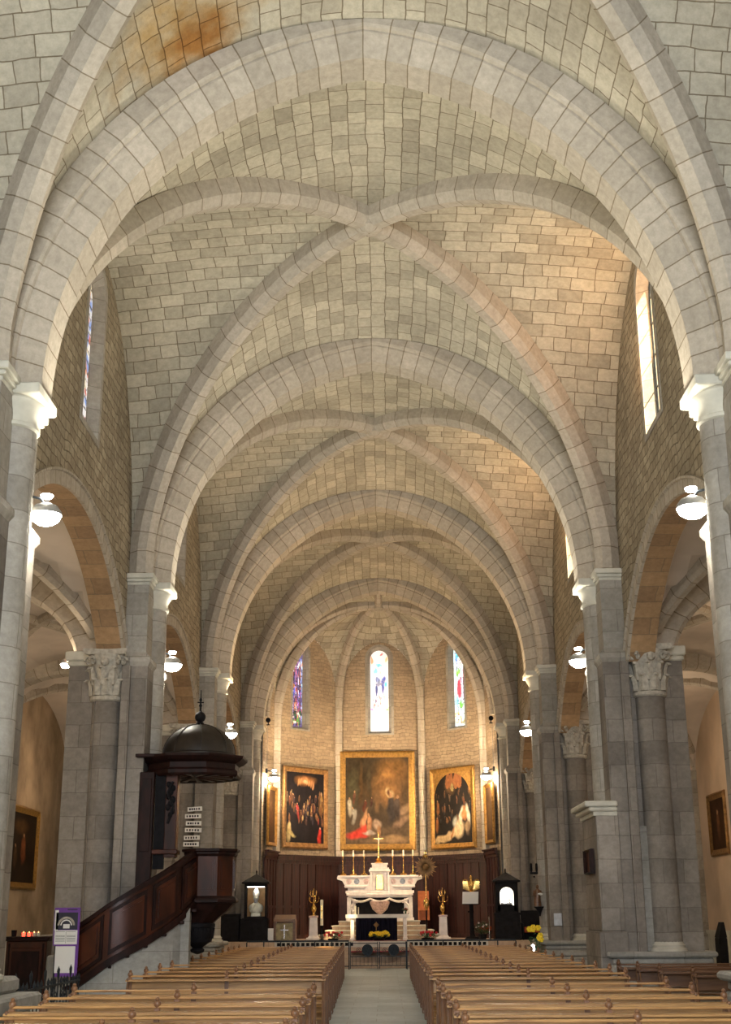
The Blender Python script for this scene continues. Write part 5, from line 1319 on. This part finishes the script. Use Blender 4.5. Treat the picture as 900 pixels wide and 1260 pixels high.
pr = [(.72, 4.44), (.72, 4.50), (.68, 4.52)] + [(.68*math.cos(PI/2*i/12), 4.52+.56*math.sin(PI/2*i/12)) for i in range(12)] + [(.06, 5.08), (.05, 5.12)]
g = G(); g.lathe(pr, c=(TX+.08, TY, 0), n=32); dome = g.build('dome', M['domem'], t, smooth=40)
g = G()
for j in range(8):
    a = 2*PI*j/8+.2; g.tube([(TX+.08+.685*math.cos(PI/2*i/10)*math.cos(a), TY+.685*math.cos(PI/2*i/10)*math.sin(a), 4.52+.565*math.sin(PI/2*i/10)) for i in range(11)], .012, 5)
g.build('dome_rib', M['domem'], dome)
g = G(); g.lathe([(.06, 5.08), (.08, 5.11), (.05, 5.14)] + [(.105*math.sin(PI*i/10), 5.23-.105*math.cos(PI*i/10)) for i in range(1, 10)] + [(.03, 5.34), (.02, 5.36), (.02, 5.42), (.035, 5.45), (.018, 5.48), (.014, 5.52), (.03, 5.56), (.012, 5.6), (.008, 5.75)], c=(TX+.08, TY, 0), n=16)
g.box(TX+.02, TX+.14, TY-.01, TY+.01, 5.5, 5.52); g.build('ball_finial', M['black'], dome, smooth=40)
# pale stone parapet under the stair
lo = []
for i in range(21):
    c = cr([i/20*.93])[0]; lo.append([(c[0], c[1]+.03, 0), (c[0], min(23.7, c[1]+.55), 0), (c[0], min(23.7, c[1]+.55), c[3]-.02), (c[0], c[1]+.03, c[3]-.02)])
g = G(); g.loft(lo, cap=True); g.build('stair_stone_base', M['pier_base'], t)

# ---- poster
t = thing('poster_panel', 'purple-edged poster of a stone arch above white text sheets, beside the pulpit stair', 'poster', (-5.31, 23.02, 0))
g = G(); g.box(-.22, .22, 0, .012, 1.12, 1.74); g.box(-.16, .22, .0, .012, .62, 1.12); g.build('backing', M['purple'], t)
g = G(); g.box(-.19, .185, -.004, 0, 1.38, 1.66); g.build('photo_field', M['ink'], t)
for nm_, R0, R1, mt in (('outer_arch', .15, .115, 'carved'), ('inner_arch', .10, .08, 'white')):
    g = G(); n = 16
    g.sweep([Vector((-.01+(R0)*math.cos(PI*i/n), -.006, 1.45+R0*.95*math.sin(PI*i/n))) for i in range(n+1)], [Vector((math.cos(PI*i/n), 0, math.sin(PI*i/n))) for i in range(n+1)], Vector((0, 1, 0)), [(0, 0), (.003, 0), (.003, -(R0-R1)), (0, -(R0-R1))]); g.build(nm_, M[mt], t)
g = G(); g.box(-.06, .05, -.008, -.004, 1.40, 1.47); g.build('doorway', M['white'], t)
g = G(); g.box(-.20, .19, -.005, 0, 1.14, 1.37); g.box(-.21, -.15, -.004, 0, 1.37, 1.70); g.build('text_sheet', M['white'], t)
g = G()
for z in (1.345, 1.28, 1.26, 1.235, 1.215, 1.19):
    for x0, x1 in ((-.18, -.02), (.01, .16)): g.box(x0, x1, -.007, -.005, z, z+.006)
g.box(-.006, -.002, -.007, -.005, 1.16, 1.36); g.box(.0, .17, -.006, .0, 1.70, 1.715); g.build('printed_lines', M['ink'], t)
g = G(); g.box(-.17, .17, -.006, 0, .68, 1.11); g.build('blank_sheet', M['white'], t)
for x in (-.18, .18):
    g = G(); g.box(x-.012, x+.012, .012, .03, 0, 1.3); g.build('leg', M['iron'], t)

# ---- number strips on the next pier
for i, (x0, x1, z, tl) in enumerate(((-4.94, -4.56, 4.22, -.05), (-5.0, -4.58, 4.04, -.02), (-4.97, -4.57, 3.86, 0), (-4.99, -4.56, 3.69, .02), (-5.01, -4.60, 3.50, -.02), (-5.02, -4.62, 3.34, 0))):
    t = thing('number_strip', 'white number strip hanging on the left pier beyond the pulpit, %s from the top' % ORD[i], 'sign', ((x0+x1)/2, 33.84, z), group='white number strips on the pier'); t.rotation_euler = (0, tl, 0)
    w_ = x1-x0; g = G(); g.box(-w_/2, w_/2, 0, .012, -.055, .055); g.build('board', M['white'], t)
    g = G(); R_ = random.Random(i)
    for q in range(5): xx = -w_/2+.04+q*(w_-.08)/5; g.box(xx, xx+.03+.02*R_.random(), -.003, 0, -.025, .025)
    g.build('dark_marks', M['ink'], t)

# ---- votive candle cabinet behind the left arcade
t = thing('votive_cabinet', 'reddish-brown panelled chest behind the iron railing, carrying votive candles', 'cabinet', (-6.56, 25.2, 0))
g = G(); g.box(-.38, .38, -.02, .5, 0, 1.16, .01); g.build('body', M['maho'], t)
g = G(); g.box(-.44, .42, -.08, .55, 1.16, 1.23, .015); g.box(-.46, .44, -.09, .56, 1.215, 1.24, .006); g.build('top', M['mahodk'], t)
g = G(); g.box(-.30, .30, -.045, -.02, .2, 1.04, .008); g.build('door_panel', M['maho'], t)
g = G()
for a in (-.34, .30): g.box(a, a+.04, -.04, -.02, .1, 1.12, .005)
g.box(-.26, .26, -.06, -.045, .26, .98, .006); g.build('mouldings', M['mahodk'], t)
for i, (x, y, z, m_) in enumerate(((-.10, .1, 1.242, 'redglow'), (.0, .12, 1.242, 'redglow'), (.10, .1, 1.242, 'wax'), (.17, .14, 1.242, 'wax'), (-.28, .1, 1.242, 'black'), (.05, .28, 1.242, 'redglow'))):
    t = thing('votive_candle', ['left red glowing votive glass', 'bright red votive glass in the middle', 'small pale votive candle', 'pale votive candle farthest right', 'dark unlit votive holder', 'red votive glass at the back'][i]+' on the panelled chest', 'candle', (-6.56+x, 25.2+y, z), group='votive candles on the chest')
    g = G(); s_ = 1.6 if i == 4 else 1; g.lathe([(.028*s_, 0), (.034*s_, .07*s_), (.028*s_, .07*s_), (.004, .03)], n=12); g.build('glass_cup', M[m_], t, smooth=40)
    if i != 4: g = G(); g.lathe([(.003, .04), (.010, .055), (.003, .085)], n=8); g.build('flame', M['flame'], t, smooth=60)
t = thing('side_table', 'orange-brown low wooden table left of the votive chest', 'table', (-7.75, 25.8, 0))
g = G(); g.box(-.40, .32, -.2, .3, .98, 1.14, .01); g.build('table_top', M['benchdark'], t)
for a in (-.36, .28):
    for b in (-.16, .26): g = G(); g.box(a-.03, a+.03, b-.03, b+.03, 0, .98); g.build('leg', M['benchdark'], t)

# ---- iron railing in the left arcade opening
t = thing('iron_railing', 'dark wrought-iron railing with scrolls and spiky finials in the left arcade', 'railing', (-4.72, 0, 0))
g = G()
for z in (.12, .62): g.box(-.012, .012, 16.3, 21.6, z, z+.03)
g.build('rails', M['iron'], t)
for i in range(28):
    y = 16.35+i*.193; g = G(); tall = (i % 4 == 0); h = .86 if tall else .72
    g.tube([(0, y, .0), (0, y, h-.08)], .010, 5)
    g.tube([(0, y, h-.1), (0, y-.02, h-.04), (0, y, h+.03)], [.012, .022, .002], 6)
    for s_ in (-1, 1): g.tube([(0, y, h-.16), (0, y+s_*.04, h-.10), (0, y+s_*.055, h-.02), (0, y+s_*.04, h+.0)], [.008, .010, .008, .003], 5)
    g.build('spike_bar', M['iron'], t)
for i in range(9):
    y = 16.5+i*.58; g = G()
    for s_ in (-1, 1): g.tube([(0, y+s_*.10+s_*.085*(1-q/26)*math.cos(q*.42), .46+.085*(1-q/26)*math.sin(q*.42)) for q in range(25)], .008, 5)
    g.build('scroll', M['iron'], t)

# ---- statue on bracket, sconces, notice, flowers at right second pier
t = thing('wall_bracket', 'small dark bracket shelf on the third right pier carrying a statuette', 'bracket', (4.14, 34.72, 1.76))
g = G(); lo = []
for z, r in ((-.24, .02), (-.14, .05), (-.05, .11), (-.02, .15), (0, .15)): lo.append([(-r, -r*.7, z), (r*.6, -r*.7, z), (r*.6, r*.5, z), (-r, r*.5, z)])
g.loft(lo, cap=True); g.build('shelf', M['black'], t)
t = thing('statuette', 'small dark statuette of a robed figure holding something white, on a bracket', 'statue', (4.08, 34.70, 1.765))
g = G(); lo = []
for (z, rx, ry, xo) in ((0, .10, .08, 0), (.05, .10, .08, 0), (.2, .085, .07, 0), (.32, .085, .06, .01), (.40, .07, .05, .01), (.44, .03, .03, .01)): lo.append([(xo+rx*math.cos(2*PI*j/14), ry*math.sin(2*PI*j/14), z) for j in range(14)])
g.loft(lo, cap=True); g.sphere((.01, -.01, .485), .045, 10, (1, 1, 1.2)); g.tube([(-.07, 0, .38), (-.10, -.06, .28), (-.02, -.09, .27)], [.03, .025, .018], 6); g.tube([(.08, 0, .38), (.12, -.06, .30), (.04, -.10, .28)], [.03, .025, .018], 6); g.build('figure_body', M['benchdark'], t, smooth=60)
g = G(); g.sphere((.07, -.09, .30), .04, 8, (1.8, .8, .8)); g.build('held_white_bundle', M['linen'], t, smooth=60)
for s_, x, y, lab in ((-1, -3.99, 34.52, 'small black twin wall sconce on the left pier beyond the pulpit'), (1, 4.02, 34.66, 'small black twin wall sconce on the third right pier above the altar lamp')):
    t = thing('wall_sconce', lab, 'sconce', (x, y, 2.62), group='black wall sconces')
    g = G(); g.box(-.10, .10, -.03, .03, -.06, 0, .01)
    for q in (-.07, .07): g.lathe([(.025, 0), (.035, .06), (.03, .2), (.01, .22)], c=(q, 0, 0), n=8)
    g.sphere((0, 0, -.12), .025, 6); g.build('sconce_body', M['black'], t, smooth=40)
g = G(); g.box(-.10, .10, -.01, 0, -.15, .15); o = tag(g.build('paper_notice', plain('pale_blue_paper', (.50, .54, .60), .8), loc=(4.50, 34.03, 1.44)), 'pale bluish paper notice taped to the third right pier', 'notice')
t = bouquet('orange and yellow sunflowers in a vase at the foot of the right pier', 3.82, 33.2, .0, .42, 1.30, 'yellow', 7, 'black', green=1.5, seed=12, flr=.06)
tt = thing('altar_lamp', 'small glowing white candle lamp beside the sunflowers', 'candle', (3.72, 32.9, .0))
g = G(); g.lathe([(.05, 0), (.05, .6), (.08, .66), (.05, .7)], n=12); g.build('stand', M['iron'], tt, smooth=40)
g = G(); g.lathe([(.03, .7), (.05, .76), (.04, .86), (.01, .88)], n=12); g.build('glass', M['ledstrip'], tt, smooth=60)
g = G(); g.box(-.012, .012, -.012, .012, 0, 1.15); tag(g.build('candle_snuffer', M['wax'], loc=(4.76, 24.02, .98), rot=(0, -.03, 0)), 'pale thin pole leaning upright against the right pier', 'pole')
g = G(); g.box(-.10, .10, -.25, .25, 0, .98, .02); g.loft([[(-.10, -.25, .98), (.10, -.25, .98), (.10, .25, .98), (-.10, .25, .98)], [(.02, -.12, 1.35), (.08, -.12, 1.35), (.08, .2, 1.35), (.02, .2, 1.35)]], cap=True)
tag(g.build('dark_cupboard', M['black'], loc=(8.60, 34.2, .0)), 'narrow black cupboard standing in the right aisle behind the pier', 'cupboard')

# ================================================================= BENCHES
def make_bench(L, wood_m, simple=False, posts=3):
    """bench back at y=0 (towards the camera), seat towards +y, length L along x, centred"""
    t = thing('bench', 'x', 'bench', (0, 0, 0))
    xs = [-L/2+.03, L/2-.03] + ([0] if posts == 3 else [])
    for x in xs:
        g = G()
        g.box(x-.028, x+.028, -.03, .03, 0, .78, .006)
        g.lathe([(.022, .78), (.034, .795), (.036, .82), (.030, .835), (.018, .842), (.024, .852), (.018, .866), (.004, .874)], c=(x, 0, 0), n=10)
        g.build('post', M['benchpost'] if wood_m == M['bench'] else wood_m, t, smooth=40)
    for x in xs[:2]:
        g = G(); g.box(x-.022, x+.022, .32, .37, 0, .41, .005); g.box(x-.018, x+.018, -.02, .36, .36, .41, .004); g.box(x-.018, x+.018, -.02, .36, .08, .12, .004)
        g.tube([(x, .0, .72), (x, .15, .42)], .016, 6); g.tube([(x, -.03, .42), (x, .33, .10)], .015, 6)
        g.box(x-.015, x+.015, -.34, -.0, .02, .05); g.tube([(x, -.32, .05), (x, -.20, .62), (x, -.16, .73)], .016, 6); g.sphere((x, -.17, .745), .026, 8)
        g.build('end_frame', M['benchpost'] if wood_m == M['bench'] else wood_m, t, smooth=40)
    g = G(); g.box(-L/2+.01, L/2-.01, -.022, .022, .775, .80, .006); g.build('top_rail', wood_m, t)
    g = G(); g.box(-L/2+.05, L/2-.05, -.012, .012, .54, .715, .005); g.build('back_plank', wood_m, t)
    g = G(); g.loft([[(-L/2, -.19, .725), (L/2, -.19, .725), (L/2, -.02, .73), (-L/2, -.02, .73)], [(-L/2, -.19, .747), (L/2, -.19, .747), (L/2, -.02, .752), (-L/2, -.02, .752)]], cap=True); g.build('book_ledge', wood_m, t)
    g = G(); g.box(-L/2+.01, L/2-.01, .0, .38, .41, .435, .008); g.build('seat', wood_m, t)
    g = G(); g.box(-L/2+.03, L/2-.03, -.36, -.24, .13, .155, .006); g.box(-L/2+.05, L/2-.05, -.32, -.30, .0, .13); g.build('kneeler', wood_m, t)
    return t
near_y = {-1: [10.13, 11.42, 12.78, 14.1, 15.45], 1: [10.87, 12.25, 13.6, 15.0, 16.35]}
far_y = [19.08 + 1.352*i for i in range(13)]
BL = 2.78
proto = make_bench(BL, M['bench']); used = False
for s_ in (-1, 1):
    rows = [(y, 'near') for y in near_y[s_]] + [(y, 'far') for y in far_y]
    nmr = 'left' if s_ < 0 else 'right'
    for i, (y, blk) in enumerate(rows):
        o = proto if not used else copy_tree(proto); used = True
        if s_ < 0: inner = -.54 - .0155*(y-10); x = inner - BL/2
        else: x = .76 + BL/2
        o.location = (x, y, 0)
        if blk == 'near': lab = 'honey-brown wooden bench %s of the aisle, %s' % (nmr, ['nearest the camera', 'second from the camera', 'third from the camera', 'fourth from the camera', 'fifth, last before the gap between rows'][i])
        else:
            j = len(rows)-1-i
            lab = 'honey-brown wooden bench %s of the aisle, ' % nmr + ('first beyond the gap, its whole back plank showing' if i == 5 else ('farthest, closest to the iron gate' if j == 0 else '%s row counted from the iron gate' % ORD[j]))
        tag(o, lab, 'bench', 'wooden benches %s of the central aisle' % nmr)
# darker benches under the right arcade
dk = make_bench(2.0, M['benchdark'], posts=2)
for i, (x0, y, lab) in enumerate(((4.03, 19.35, 'dark brown bench under the right arcade, nearest of four, with a broad back'), (3.93, 20.45, 'dark brown bench under the right arcade, second of four'), (3.90, 21.35, 'dark brown bench under the right arcade, third of four'), (3.86, 22.2, 'dark brown bench under the right arcade, farthest, just before the pier'))):
    o = dk if i == 0 else copy_tree(dk)
    o.location = (max(x0, 3.92)+1.0+(.45 if i == 0 else .15*(3-i)), y, .08*0); tag(o, lab, 'bench', 'dark benches under the right arcade')
